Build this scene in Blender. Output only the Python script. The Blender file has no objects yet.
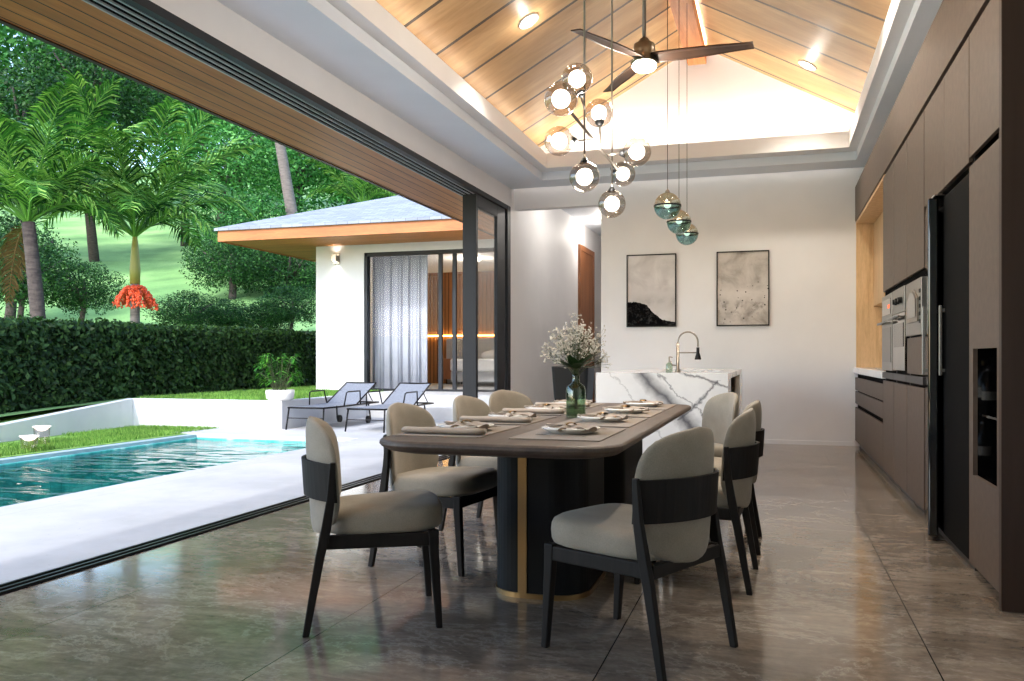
import bpy, bmesh, math, random
from mathutils import Vector, Matrix, noise
random.seed(7)
PI = math.pi
sc = bpy.context.scene
COL = sc.collection
# ------------------------------------------------------------------ helpers
def S(r, g, b):
    f = lambda v: (v/255/12.92) if v/255 <= .04045 else ((v/255+.055)/1.055)**2.4
    return (f(r), f(g), f(b), 1)

class MB:
    def __init__(s): s.v = []; s.f = []
    def add(s, vs, fs):
        b = len(s.v); s.v += [tuple(v) for v in vs]; s.f += [tuple(b+i for i in f) for f in fs]; return s
    def box(s, x0, y0, z0, x1, y1, z1):
        return s.add([(x0,y0,z0),(x1,y0,z0),(x1,y1,z0),(x0,y1,z0),(x0,y0,z1),(x1,y0,z1),(x1,y1,z1),(x0,y1,z1)],
                     [(0,3,2,1),(4,5,6,7),(0,1,5,4),(1,2,6,5),(2,3,7,6),(3,0,4,7)])
    def prism(s, poly, z0, z1, poly2=None):
        n = len(poly); p2 = poly2 or poly
        return s.add([(x,y,z0) for x,y in poly]+[(x,y,z1) for x,y in p2],
                     [tuple(range(n-1,-1,-1)), tuple(range(n,2*n))]+[(i,(i+1)%n,n+(i+1)%n,n+i) for i in range(n)])
    def loops(s, rings, cap=True):
        n = len(rings[0]); vs = [p for r in rings for p in r]; fs = []
        for k in range(len(rings)-1):
            for i in range(n):
                j = (i+1) % n
                fs.append((k*n+i, k*n+j, (k+1)*n+j, (k+1)*n+i))
        if cap:
            fs.append(tuple(range(n-1,-1,-1))); fs.append(tuple((len(rings)-1)*n+i for i in range(n)))
        return s.add(vs, fs)
    def tube(s, pts, r, n=8, cap=True):
        pts = [Vector(p) for p in pts]; rs = r if isinstance(r, (list, tuple)) else [r]*len(pts)
        rings = []; up = None
        for i, p in enumerate(pts):
            d = (pts[min(i+1, len(pts)-1)] - pts[max(i-1, 0)]).normalized()
            if up is None:
                up = Vector((0,0,1)) if abs(d.z) < .9 else Vector((1,0,0))
            a = d.cross(up).normalized(); b = a.cross(d).normalized(); up = b
            rings.append([p + rs[i]*(math.cos(2*PI*k/n)*a + math.sin(2*PI*k/n)*b) for k in range(n)])
        return s.loops(rings, cap)
    def lathe(s, prof, n=24, c=(0,0,0), cap=True):
        return s.loops([[(c[0]+r*math.cos(2*PI*k/n), c[1]+r*math.sin(2*PI*k/n), c[2]+z) for k in range(n)] for r, z in prof], cap)
    def ball(s, c, r, n=20, m=12):
        rr = r if isinstance(r, (tuple, list)) else (r,r,r)
        rings = []
        for j in range(m+1):
            t = -PI/2 + PI*j/m; q = max(math.cos(t), 1e-3)
            rings.append([(c[0]+rr[0]*q*math.cos(2*PI*k/n), c[1]+rr[1]*q*math.sin(2*PI*k/n), c[2]+rr[2]*math.sin(t)) for k in range(n)])
        return s.loops(rings)
    def grid(s, fn, nu, nv):
        vs = [fn(i/nu, j/nv) for j in range(nv+1) for i in range(nu+1)]
        fs = [(j*(nu+1)+i, j*(nu+1)+i+1, (j+1)*(nu+1)+i+1, (j+1)*(nu+1)+i) for j in range(nv) for i in range(nu)]
        return s.add(vs, fs)
    def xf(s, M, start=0):
        s.v[start:] = [tuple(M @ Vector(v)) for v in s.v[start:]]; return s
    def build(s, name, m, parent=None, smooth=False, bevel=0, loc=None, seg=2, sub=0):
        me = bpy.data.meshes.new(name); me.from_pydata(s.v, [], s.f); me.validate(); me.update()
        if smooth:
            me.polygons.foreach_set('use_smooth', [True]*len(me.polygons))
        o = bpy.data.objects.new(name, me); COL.objects.link(o)
        me.materials.append(m)
        if parent: o.parent = parent
        if loc: o.location = loc
        if bevel:
            b = o.modifiers.new('b', 'BEVEL'); b.width = bevel; b.segments = seg; b.limit_method = 'ANGLE'; b.angle_limit = .6
        if sub:
            b = o.modifiers.new('s', 'SUBSURF'); b.levels = sub; b.render_levels = sub
        return o

def tag(o, label, cat, group=None, kind=None):
    o['label'] = label; o['category'] = cat
    if group: o['group'] = group
    if kind: o['kind'] = kind
    return o
def struct(o): o['kind'] = 'structure'; return o
def thing(name, label, cat, loc=(0,0,0), rz=0, group=None, kind=None):
    o = bpy.data.objects.new(name, None); COL.objects.link(o); o.empty_display_size = .1
    o.location = loc; o.rotation_euler = (0,0,rz)
    return tag(o, label, cat, group, kind)
def kids(o): return [c for c in COL.objects if c.parent == o]
def copy_tree(o, loc=None, rz=None, label=None, parent=None, scale=None):
    c = o.copy(); COL.objects.link(c)
    if parent: c.parent = parent
    for k in kids(o): copy_tree(k, parent=c)
    if loc is not None: c.location = loc
    if rz is not None: c.rotation_euler = (0,0,rz)
    if scale is not None: c.scale = scale
    if label: c['label'] = label
    return c
def rrect(x0, y0, x1, y1, r, n=6):
    p = []
    for cx, cy, a0 in ((x1-r,y1-r,0),(x0+r,y1-r,90),(x0+r,y0+r,180),(x1-r,y0+r,270)):
        for k in range(n+1):
            a = math.radians(a0+90*k/n); p.append((cx+r*math.cos(a), cy+r*math.sin(a)))
    return p

# ------------------------------------------------------------------ materials
def nt(name):
    m = bpy.data.materials.new(name); m.use_nodes = True
    n = m.node_tree; return m, n, n.nodes, n.links, n.nodes['Principled BSDF']
def node(n, t, **k):
    o = n.new(t)
    for a, v in k.items():
        if a in o.inputs: o.inputs[a].default_value = v
        else: setattr(o, a, v)
    return o
def math_(N, L, op, a, b=None, c=None):
    o = N.new('ShaderNodeMath'); o.operation = op
    for i, v in enumerate((a, b, c)):
        if v is None: continue
        if isinstance(v, (int, float)): o.inputs[i].default_value = v
        else: L.new(v, o.inputs[i])
    return o.outputs[0]
def mixc(N, L, fac, a, b, mode='MIX'):
    o = N.new('ShaderNodeMix'); o.data_type = 'RGBA'; o.blend_type = mode
    for idx, v in ((0, fac), (6, a), (7, b)):
        if isinstance(v, (int, float)): o.inputs[idx].default_value = v
        elif isinstance(v, tuple): o.inputs[idx].default_value = v
        else: L.new(v, o.inputs[idx])
    return o.outputs[2]
def coords(N, L, scale=(1,1,1), kind='Object', rot=(0,0,0)):
    t = N.new('ShaderNodeTexCoord'); mp = N.new('ShaderNodeMapping')
    mp.inputs['Scale'].default_value = scale; mp.inputs['Rotation'].default_value = rot
    L.new(t.outputs[kind], mp.inputs[0]); return mp.outputs[0]
def nz(N, L, vec, scale, detail=4, rough=.55, dist=0):
    o = node(N, 'ShaderNodeTexNoise'); o.inputs['Scale'].default_value = scale; o.inputs['Detail'].default_value = detail
    o.inputs['Roughness'].default_value = rough; o.inputs['Distortion'].default_value = dist
    L.new(vec, o.inputs['Vector']); return o.outputs['Fac']
def ramp(N, L, fac, *stops):
    r = N.new('ShaderNodeValToRGB')
    while len(r.color_ramp.elements) < len(stops): r.color_ramp.elements.new(.5)
    for e, (p, c) in zip(r.color_ramp.elements, stops):
        e.position = p; e.color = c if isinstance(c, tuple) else (c,c,c,1)
    L.new(fac, r.inputs[0]); return r.outputs[0]
def bump(N, L, P, h, strength=.2, dist=.01):
    b = N.new('ShaderNodeBump'); b.inputs['Strength'].default_value = strength; b.inputs['Distance'].default_value = dist
    L.new(h, b.inputs['Height']); L.new(b.outputs[0], P.inputs['Normal'])
def mat(name, c, rough=.5, metal=0, c2=None, scale=8, stretch=(1,1,1), bmp=0, bscale=60, bdist=.003, coat=0, spec=None):
    m, n, N, L, P = nt(name)
    P.inputs['Base Color'].default_value = c; P.inputs['Roughness'].default_value = rough; P.inputs['Metallic'].default_value = metal
    if spec is not None: P.inputs['Specular IOR Level'].default_value = spec
    if coat: P.inputs['Coat Weight'].default_value = coat; P.inputs['Coat Roughness'].default_value = .05
    v = coords(N, L, stretch)
    f = nz(N, L, v, scale)
    c2 = c2 or tuple(min(1, x*1.15) for x in c[:3])+(1,)
    L.new(ramp(N, L, f, (.3, c), (.7, c2)), P.inputs['Base Color'])
    if bmp: bump(N, L, P, nz(N, L, coords(N, L), bscale, 3), bmp, bdist)
    return m
def emit(name, c, s):
    m, n, N, L, P = nt(name)
    P.inputs['Base Color'].default_value = c; P.inputs['Emission Color'].default_value = c; P.inputs['Emission Strength'].default_value = s
    return m
def thin_glass(name, tint=(1,1,1,1), refl=1.0, ior=1.5, rough=.01, base=0.0):
    m, n, N, L, P = nt(name); N.remove(P)
    out = N['Material Output']; t = N.new('ShaderNodeBsdfTransparent'); t.inputs[0].default_value = tint
    g = N.new('ShaderNodeBsdfGlossy'); g.inputs['Roughness'].default_value = rough
    lw = N.new('ShaderNodeLayerWeight'); lw.inputs[0].default_value = .5; r0 = ((ior-1)/(ior+1))**2
    fr = math_(N, L, 'MULTIPLY_ADD', math_(N, L, 'POWER', lw.outputs['Facing'], 5), 1-r0, r0)
    mx = N.new('ShaderNodeMixShader'); L.new(math_(N, L, 'MULTIPLY_ADD', fr, refl, base), mx.inputs[0])
    L.new(t.outputs[0], mx.inputs[1]); L.new(g.outputs[0], mx.inputs[2]); L.new(mx.outputs[0], out.inputs[0]); return m
def groove(N, L, comp, period, width, off=0):
    g = N.new('ShaderNodeTexCoord'); sp = N.new('ShaderNodeSeparateXYZ'); L.new(g.outputs['Object'], sp.inputs[0])
    a = math_(N, L, 'SUBTRACT', sp.outputs[comp], off)
    q = math_(N, L, 'DIVIDE', a, period)
    fr = math_(N, L, 'FRACT', q); idx = math_(N, L, 'FLOOR', q)
    return math_(N, L, 'LESS_THAN', fr, width/period), idx
def wood(name, c1, c2, stretch, scale=3, rough=.45, gcomp=None, period=.12, gw=.008, gc=None, off=0, vary=.25, fine=.35, bmp=.15):
    m, n, N, L, P = nt(name); P.inputs['Roughness'].default_value = rough
    v = coords(N, L, stretch)
    if gcomp is not None:
        g, idx = groove(N, L, gcomp, period, gw, off)
        cb = N.new('ShaderNodeCombineXYZ'); L.new(math_(N, L, 'MULTIPLY', idx, 7.31), cb.inputs[(gcomp+1) % 3]); L.new(math_(N, L, 'MULTIPLY', idx, 3.7), cb.inputs[gcomp])
        va = N.new('ShaderNodeVectorMath'); L.new(v, va.inputs[0]); L.new(cb.outputs[0], va.inputs[1]); v = va.outputs[0]
    f = nz(N, L, v, scale, 6, .6, .6)
    col = ramp(N, L, f, (.32, c1), (.68, c2))
    f2 = nz(N, L, v, scale*9, 3, .6, .3)
    col = mixc(N, L, fine, col, mixc(N, L, 1, col, ramp(N, L, f2, (.3, .45), (.65, 1.0)), 'MULTIPLY'))
    if gcomp is not None:
        wn = N.new('ShaderNodeTexWhiteNoise'); wn.noise_dimensions = '1D'; L.new(idx, wn.inputs['W'])
        k = ramp(N, L, wn.outputs[0], (0, 1-vary), (1, 1.0))
        col = mixc(N, L, 1, col, k, 'MULTIPLY')
        col = mixc(N, L, g, col, gc or (.02,.014,.01,1))
    L.new(col, P.inputs['Base Color'])
    if gcomp is not None: bump(N, L, P, math_(N, L, 'SUBTRACT', 1, g), .6, .006); P.inputs['Specular IOR Level'].default_value = .25
    elif bmp: bump(N, L, P, f2, bmp, .001)
    return m
def leafmat(name, cols, rough=.5, trans=.35):
    m, n, N, L, P = nt(name); out = N['Material Output']
    g = N.new('ShaderNodeNewGeometry')
    c = ramp(N, L, g.outputs['Random Per Island'], *[(i/(len(cols)-1), x) for i, x in enumerate(cols)])
    v = coords(N, L); f = nz(N, L, v, 1.3, 2)
    c = mixc(N, L, .6, c, mixc(N, L, 1, c, ramp(N, L, f, (.3, .5), (.65, 1.25)), 'MULTIPLY'))
    L.new(c, P.inputs['Base Color']); P.inputs['Roughness'].default_value = rough; P.inputs['Specular IOR Level'].default_value = .18
    t = N.new('ShaderNodeBsdfTranslucent'); L.new(mixc(N, L, 1, c, (1.0,1.15,.5,1), 'MULTIPLY'), t.inputs[0])
    mx = N.new('ShaderNodeMixShader'); mx.inputs[0].default_value = trans
    L.new(P.outputs[0], mx.inputs[1]); L.new(t.outputs[0], mx.inputs[2]); L.new(mx.outputs[0], out.inputs[0]); return m

def m_floor():
    m, n, N, L, P = nt('floor_marble')
    v = coords(N, L, (1,1,1), rot=(0,0,.5)); vs = coords(N, L, (.85,1.25,1), rot=(0,0,.6))
    base = ramp(N, L, nz(N, L, vs, 1.7, 9, .68, .7), (.28, S(94,85,76)), (.5, S(124,113,102)), (.74, S(156,144,131)))
    spk = nz(N, L, v, 30, 5, .7)
    base = mixc(N, L, .5, base, mixc(N, L, 1, base, ramp(N, L, spk, (.3, .6), (.7, 1.15)), 'MULTIPLY'))
    stk = nz(N, L, coords(N, L, (2.2,9,1), rot=(0,0,.75)), 2.4, 6, .7, .5)
    base = mixc(N, L, .8, base, mixc(N, L, 1, base, ramp(N, L, stk, (.3, .62), (.68, 1.28)), 'MULTIPLY'))
    vn = nz(N, L, vs, 1.7, 9, .7, .25)
    vein = ramp(N, L, math_(N, L, 'ABSOLUTE', math_(N, L, 'SUBTRACT', vn, .5)), (0, .6), (.010, .2), (.026, 0))
    vein = math_(N, L, 'MULTIPLY', vein, math_(N, L, 'MULTIPLY', nz(N, L, v, .9, 2), .75))
    base = mixc(N, L, vein, base, S(205,198,188))
    g, idx = groove(N, L, 0, 1.1, .005, .5265)
    gy, idy = groove(N, L, 1, 2.75, .004, -1.2)
    base = mixc(N, L, g, base, S(40,36,33))
    L.new(base, P.inputs['Base Color'])
    L.new(ramp(N, L, nz(N, L, v, 3, 4), (.3, .07), (.7, .15)), P.inputs['Roughness'])
    P.inputs['Specular IOR Level'].default_value = .62
    bump(N, L, P, math_(N, L, 'SUBTRACT', 1, g), .3, .003); return m
def m_marble():
    m, n, N, L, P = nt('white_marble'); P.inputs['Roughness'].default_value = .15
    t = N.new('ShaderNodeTexCoord'); mp = N.new('ShaderNodeMapping'); L.new(t.outputs['Object'], mp.inputs[0]); v = mp.outputs[0]
    sp = N.new('ShaderNodeSeparateXYZ'); L.new(v, sp.inputs[0]); X, Y, Z = sp.outputs
    d = math_(N, L, 'SUBTRACT', nz(N, L, v, 2.6, 6, .6), .5); d2 = math_(N, L, 'SUBTRACT', nz(N, L, v, 6, 5, .7, .4), .5)
    base = ramp(N, L, nz(N, L, v, 1.7, 5, .6, .5), (.3, S(226,226,228)), (.62, S(243,243,243)))
    xx = math_(N, L, 'ADD', X, math_(N, L, 'MULTIPLY', Y, -.45))
    def vein(a, b, c, w, amp, s=.9, lo=-9, hi=9):
        e = math_(N, L, 'ADD', math_(N, L, 'MULTIPLY', xx, a), math_(N, L, 'MULTIPLY', Z, b))
        e = math_(N, L, 'ADD', e, math_(N, L, 'ADD', math_(N, L, 'MULTIPLY', d, amp), math_(N, L, 'MULTIPLY', d2, amp*.45)))
        e = math_(N, L, 'ABSOLUTE', math_(N, L, 'SUBTRACT', e, c))
        r = ramp(N, L, math_(N, L, 'DIVIDE', e, w), (0, s), (.35, s*.6), (1, 0))
        z = math_(N, L, 'MULTIPLY', math_(N, L, 'GREATER_THAN', Z, lo), math_(N, L, 'LESS_THAN', Z, hi))
        return math_(N, L, 'MULTIPLY', r, z)
    # object space: front face x -.54.. .54, z 0...93
    for a in ((.72, .70, 1.0, .085, .16, .95), (.3, .954, 1.136, .016, .16, .9), (.74, -.675, .215, .018, .2, .9, .55, .88), (.72, .70, 1.10, .012, .3, .7), (.72, .70, .78, .012, .35, .4), (.8, .6, .35, .03, .5, .25), (.95, -.3, -.2, .014, .4, .5), (.75, .66, -.3, .02, .4, .5)):
        base = mixc(N, L, vein(*a), base, S(92,92,98))
    L.new(base, P.inputs['Base Color']); return m
def m_water():
    m, n, N, L, P = nt('pool_water'); N.remove(P); out = N['Material Output']
    v = coords(N, L, (1.0,2.6,1)); h = nz(N, L, v, 1.1, 2, .5, .6)
    b = N.new('ShaderNodeBump'); b.inputs['Strength'].default_value = .38; b.inputs['Distance'].default_value = .1; L.new(h, b.inputs['Height'])
    t = N.new('ShaderNodeBsdfTransparent'); t.inputs[0].default_value = (.55,.93,.90,1)
    g = N.new('ShaderNodeBsdfGlossy'); g.inputs['Roughness'].default_value = .02; L.new(b.outputs[0], g.inputs['Normal'])
    fr = N.new('ShaderNodeFresnel'); fr.inputs[0].default_value = 1.33; L.new(b.outputs[0], fr.inputs['Normal'])
    mx = N.new('ShaderNodeMixShader'); L.new(fr.outputs[0], mx.inputs[0]); L.new(t.outputs[0], mx.inputs[1]); L.new(g.outputs[0], mx.inputs[2])
    L.new(mx.outputs[0], out.inputs[0]); return m
def m_pooltile():
    m, n, N, L, P = nt('pool_tile'); P.inputs['Roughness'].default_value = .3
    v = coords(N, L)
    w = nz(N, L, v, 2.2, 3, .5, 1.5)
    c = ramp(N, L, w, (.3, S(48,170,168)), (.55, S(104,216,210)), (.7, S(200,246,240)))
    gx, _ = groove(N, L, 0, .15, .008); gy, _ = groove(N, L, 1, .15, .008); gz, _ = groove(N, L, 2, .15, .008)
    g = math_(N, L, 'MAXIMUM', math_(N, L, 'MAXIMUM', gx, gy), gz)
    L.new(mixc(N, L, math_(N, L, 'MULTIPLY', g, .3), c, S(20,70,80)), P.inputs['Base Color']); return m
def m_hill():
    m, n, N, L, P = nt('hill_grass'); P.inputs['Roughness'].default_value = .9
    v = coords(N, L, (1,1,1)); v2 = coords(N, L, (.15,1.0,1.0), rot=(0,0,.64))
    c = ramp(N, L, nz(N, L, v, .35, 4), (.3, S(84,128,70)), (.55, S(124,168,98)), (.75, S(156,196,122)))
    c = mixc(N, L, .5, c, mixc(N, L, 1, c, ramp(N, L, nz(N, L, v, 14, 4, .7), (.3, .6), (.7, 1.2)), 'MULTIPLY'))
    L.new(c, P.inputs['Base Color']); return m
def m_painting(kind):
    m, n, N, L, P = nt('ink_wash_'+kind); P.inputs['Roughness'].default_value = .9; P.inputs['Specular IOR Level'].default_value = .05
    t = N.new('ShaderNodeTexCoord'); v = t.outputs['Object']
    sp = N.new('ShaderNodeSeparateXYZ'); L.new(v, sp.inputs[0]); X, Y, Z = sp.outputs
    a = nz(N, L, v, 3.2, 5, .6, .4); b = nz(N, L, v, 9, 6, .7, .3)
    if kind == 'wave':
        c = ramp(N, L, a, (.3, S(186,181,180)), (.65, S(222,218,216)))
        mist = math_(N, L, 'MULTIPLY', ramp(N, L, math_(N, L, 'ABSOLUTE', math_(N, L, 'ADD', Z, .15)), (0, .8), (.2, 0)), ramp(N, L, a, (.42, 0), (.62, .8)))
        c = mixc(N, L, mist, c, S(140,136,134))
        # dark swell: high at the left third, falling away in a curve to a low line
        xl = math_(N, L, 'ADD', X, .15)
        hgt = math_(N, L, 'MULTIPLY', math_(N, L, 'POWER', 2.718, math_(N, L, 'MULTIPLY', -22, math_(N, L, 'MULTIPLY', math_(N, L, 'MAXIMUM', xl, 0), math_(N, L, 'MAXIMUM', xl, 0)))), .26)
        hgt = math_(N, L, 'ADD', math_(N, L, 'SUBTRACT', hgt, .41), math_(N, L, 'MULTIPLY', math_(N, L, 'SUBTRACT', b, .5), .09))
        d = math_(N, L, 'LESS_THAN', Z, hgt)
        c = mixc(N, L, d, c, ramp(N, L, nz(N, L, v, 22, 5, .7), (.5, S(8,8,9)), (.8, S(80,79,79))))
    else:
        c = ramp(N, L, a, (.28, S(128,120,112)), (.5, S(186,179,172)), (.68, S(206,200,194)))
        k = ramp(N, L, math_(N, L, 'ABSOLUTE', math_(N, L, 'SUBTRACT', Z, -.05)), (0, .7), (.18, 0))
        c = mixc(N, L, math_(N, L, 'MULTIPLY', k, .8), c, S(214,208,203))
        low = math_(N, L, 'MULTIPLY', ramp(N, L, math_(N, L, 'ABSOLUTE', math_(N, L, 'ADD', Z, .24)), (0, 1.0), (.14, 0)), ramp(N, L, b, (.45, 0), (.6, .8)))
        c = mixc(N, L, low, c, S(96,90,84))
        vo = N.new('ShaderNodeTexVoronoi'); vo.inputs['Scale'].default_value = 19; L.new(v, vo.inputs['Vector'])
        dots = math_(N, L, 'MULTIPLY', math_(N, L, 'LESS_THAN', vo.outputs['Distance'], .16), math_(N, L, 'LESS_THAN', Z, .08))
        dots = math_(N, L, 'MULTIPLY', dots, math_(N, L, 'GREATER_THAN', nz(N, L, v, 4.1, 2), .47))
        c = mixc(N, L, dots, c, S(50,46,44))
    L.new(c, P.inputs['Base Color']); return m

WHITE = mat('white_paint', S(221,220,221), .6, c2=S(227,226,227), scale=2, bmp=.03, bscale=120)
CEIL = mat('ceiling_paint_skylit', S(218,223,231), .6, c2=S(223,228,236), scale=2)  # white paint with the bluish cast of skylight put into its colour
EXTW = mat('exterior_white_render', S(206,208,212), .8, c2=S(214,216,219), scale=3, bmp=.1, bscale=90)
FLOOR = m_floor()
def m_deck():
    m, n, N, L, P = nt('pale_deck_stone'); P.inputs['Roughness'].default_value = .75
    v = coords(N, L); c = ramp(N, L, nz(N, L, v, .9, 6, .65), (.3, S(160,162,164)), (.65, S(184,186,188)))
    vo = nz(N, L, v, 26, 2, .5); c = mixc(N, L, math_(N, L, 'MULTIPLY', math_(N, L, 'GREATER_THAN', vo, .72), .35), c, S(110,108,108))
    g, _ = groove(N, L, 0, 9, .006, -4.98)
    c = mixc(N, L, math_(N, L, 'MULTIPLY', g, .4), c, S(120,120,120))
    L.new(c, P.inputs['Base Color']); return m
DECK = m_deck()
CAB = mat('taupe_laminate', S(84,71,62), .5, spec=.3, c2=S(96,82,72), scale=22, stretch=(1,1,1), bmp=.12, bscale=160, bdist=.001)
CABDARK = mat('dark_brown_panel', S(52,39,32), .45, spec=.2, c2=S(58,44,37), scale=6, stretch=(4,4,.3))
GAP = mat('dark_recess', S(10,9,9), .9, spec=.05)
PLINTH = mat('charcoal_plinth', S(46,44,44), .4)
OAK = wood('pale_oak', S(196,160,116), S(222,188,144), (9,9,.8), 2.2, .5, fine=.3)
OAKD = wood('oak_door', S(190,154,112), S(212,178,136), (9,9,.8), 2.0, .5, fine=.25)
VAULT_L = wood('vault_planks', S(168,130,88), S(206,170,124), (.35,1.6,.35), 1.6, .42, 1, .672, .042, S(70,60,50), off=.245, vary=.14, fine=.25)
EAVEW = wood('eave_boards', S(164,98,42), S(204,132,66), (8,.45,8), 1.3, .45, 0, .128, .012, S(30,20,12), off=-3.70, vary=.22)
VSOFF = wood('villa_soffit_boards', S(186,112,50), S(212,138,70), (.45,8,8), 1.3, .5, 1, .13, .012, S(70,42,20), vary=.2)
FASC = wood('orange_fascia', S(158,88,38), S(186,114,58), (.7,8,6), 1.4, .5)
BEAM = wood('ridge_beam_wood', S(176,104,54), S(208,136,82), (8,.5,8), 1.6, .45)
DOORW = wood('door_wood', S(120,72,40), S(148,94,56), (8,8,.5), 2, .45)
WALNUT = wood('walnut', S(68,55,48), S(92,77,68), (9,.7,9), 2.2, .5, fine=.4)
DARKWOOD = wood('black_stained_wood', S(18,15,13), S(32,27,24), (9,9,.8), 3, .6)
DARKWOOD.node_tree.nodes['Principled BSDF'].inputs['Specular IOR Level'].default_value = .25
def m_fabric(name, c1, c2):
    m, n, N, L, P = nt(name); P.inputs['Roughness'].default_value = .9; P.inputs['Sheen Weight'].default_value = .15
    v = coords(N, L, (1,1,1)); w = nz(N, L, v, 260, 2, .6); f = nz(N, L, v, 7, 4)
    L.new(mixc(N, L, .4, ramp(N, L, f, (.3, c1), (.7, c2)), ramp(N, L, w, (.35, c1), (.65, c2))), P.inputs['Base Color'])
    bump(N, L, P, w, .25, .0015); return m
FABRIC = m_fabric('grey_beige_weave', S(128,120,107), S(158,149,134))
BLACKM = mat('black_metal', S(14,14,15), .5, 0, spec=.25)
FRAME = mat('anthracite_aluminium', S(26,30,36), .5, .1, spec=.3)
TRACKB = mat('track_bronze', S(70,66,60), .3, .9)
TRACKL = mat('track_aluminium', S(166,172,174), .45, .2)
BLACKG = mat('black_glass', S(8,8,9), .06, 0, coat=.5)
BLACKF = mat('black_fridge', S(9,9,10), .8, 0, spec=.08)
STEEL = mat('brushed_steel', S(142,140,136), .36, .85, c2=S(160,158,154), scale=30, stretch=(1,1,12))
CHROME = mat('chrome', S(210,208,205), .08, 1)
NICKEL = mat('brushed_nickel', S(150,142,132), .28, .95)
BRASS = mat('brushed_brass', S(140,112,74), .38, .9)
PILLAR = mat('black_lacquer', S(8,9,11), .55, 0, spec=.2)
MARBLE = m_marble()
GLASS = thin_glass('clear_pane', (.97,.98,.98,1), 1.0)
GLASSV = thin_glass('villa_pane', (.98,.98,.98,1), .12)
SMOKE = thin_glass('smoked_globe_glass', (.78,.73,.69,1), 1.0, 1.6, .02, .09)
TEALG = thin_glass('teal_glass', (.42,.66,.68,1), .9, 1.6, .04, .10)
GREENG = thin_glass('green_bottle_glass', (.66,.76,.66,1), .9, 1.5, .02, .06)
WATER = m_water(); PTILE = m_pooltile(); HILL = m_hill()
LAWN = mat('lawn_soil_grass', S(98,138,58), .95, c2=S(136,176,84), scale=9, bmp=.4, bscale=120, bdist=.02)
GRASSB = leafmat('grass_blade', [S(74,118,50), S(108,152,68), S(146,182,94)], .7, .25)
HEDGE = leafmat('hedge_leaf', [S(22,44,22), S(40,68,32), S(66,96,48)], .5, .25)
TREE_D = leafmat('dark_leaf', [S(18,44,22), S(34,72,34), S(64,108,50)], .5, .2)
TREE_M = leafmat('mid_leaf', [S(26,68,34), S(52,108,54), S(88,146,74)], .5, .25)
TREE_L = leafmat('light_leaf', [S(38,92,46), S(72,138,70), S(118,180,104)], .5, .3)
PALM_L = leafmat('palm_leaflet', [S(22,58,26), S(50,104,40), S(104,152,66), S(150,186,96)], .4, .2)
PALM_DRY = leafmat('dry_palm_leaflet', [S(104,74,48), S(132,104,72)], .7, .2)
BARK = mat('grey_bark', S(84,78,76), .9, c2=S(116,108,104), scale=5, stretch=(1,1,5), bmp=.6, bscale=18, bdist=.03)
BARKD = mat('dark_bark', S(52,44,44), .9, c2=S(82,72,70), scale=5, stretch=(1,1,5), bmp=.6, bscale=18, bdist=.03)
SHAFT = mat('green_crownshaft', S(120,124,52), .5, c2=S(150,140,66), scale=3, stretch=(4,4,.5))
FRUIT = mat('red_fruit', S(206,62,30), .4, c2=S(232,96,48), scale=20)
def m_roof():
    m, n, N, L, P = nt('grey_shingle'); P.inputs['Roughness'].default_value = .8
    t = N.new('ShaderNodeTexCoord'); br = N.new('ShaderNodeTexBrick'); br.inputs['Scale'].default_value = 2.2
    mp = N.new('ShaderNodeMapping'); L.new(t.outputs['Object'], mp.inputs[0]); L.new(mp.outputs[0], br.inputs['Vector'])
    br.inputs['Color1'].default_value = S(120,127,140); br.inputs['Color2'].default_value = S(140,148,160); br.inputs['Mortar'].default_value = S(92,98,108)
    br.inputs['Mortar Size'].default_value = .012
    L.new(br.outputs['Color'], P.inputs['Base Color']); return m
ROOF = m_roof()
CERAMIC = mat('white_ceramic', S(232,230,226), .18)
LINEN = m_fabric('taupe_linen', S(150,136,122), S(178,164,150))
MATF = m_fabric('beige_placemat', S(128,115,101), S(150,136,120))
CURT = mat('sheer_curtain', S(160,166,180), .95, c2=S(176,181,194), scale=4)
BEDW = m_fabric('white_bedding', S(214,214,216), S(232,232,232))
HEADB = m_fabric('grey_headboard', S(150,150,152), S(166,166,168))
SLING = thin_glass('grey_sling_mesh', (.38,.39,.42,1), 0, 1.1)
def m_sling():
    m, n, N, L, P = nt('grey_sling'); P.inputs['Base Color'].default_value = S(128,132,140); P.inputs['Roughness'].default_value = .8
    v = coords(N, L); L.new(ramp(N, L, nz(N, L, v, 60, 2), (.35, S(104,110,120)), (.65, S(126,132,142))), P.inputs['Base Color']); return m
SLING = m_sling()
BLOSSOM = mat('tiny_white_blossom', S(190,182,168), .8, c2=S(218,212,200), scale=30)
STEMG = mat('dark_stem', S(70,80,52), .7)
BOUQL = leafmat('dark_bouquet_leaf', [S(14,30,18), S(34,58,34), S(52,78,46)], .35, .15)
LED_W = emit('warm_led', (1,.92,.80,1), 62)
LED_S = emit('soft_led', (1,.93,.84,1), 8)
LED_B = emit('back_wall_led', (1,.93,.84,1), 3)
BULB = emit('bulb_white', (1,.93,.84,1), 7)
FANL = emit('fan_light', (1,.86,.66,1), 22)
DOWN = emit('downlight_disc', (1,.88,.70,1), 30)
AMBER = emit('amber_led', (1,.58,.16,1), 14)
LANT = emit('lantern_dish', (1,.90,.82,1), 1.3)

# ------------------------------------------------------------------ camera maths (for placing distant planting by bearing)
F, VX, HY, CX, CH = 845., 775., 358., 512., 1.06
TH = math.atan((VX-CX)/F); CC, SS = math.cos(TH), math.sin(TH)
def at(px, w):
    u = (px-CX)/F*w
    return (u*CC-w*SS, w*CC+u*SS)
def zof(py, w): return CH-(py-HY)*w/F

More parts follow.
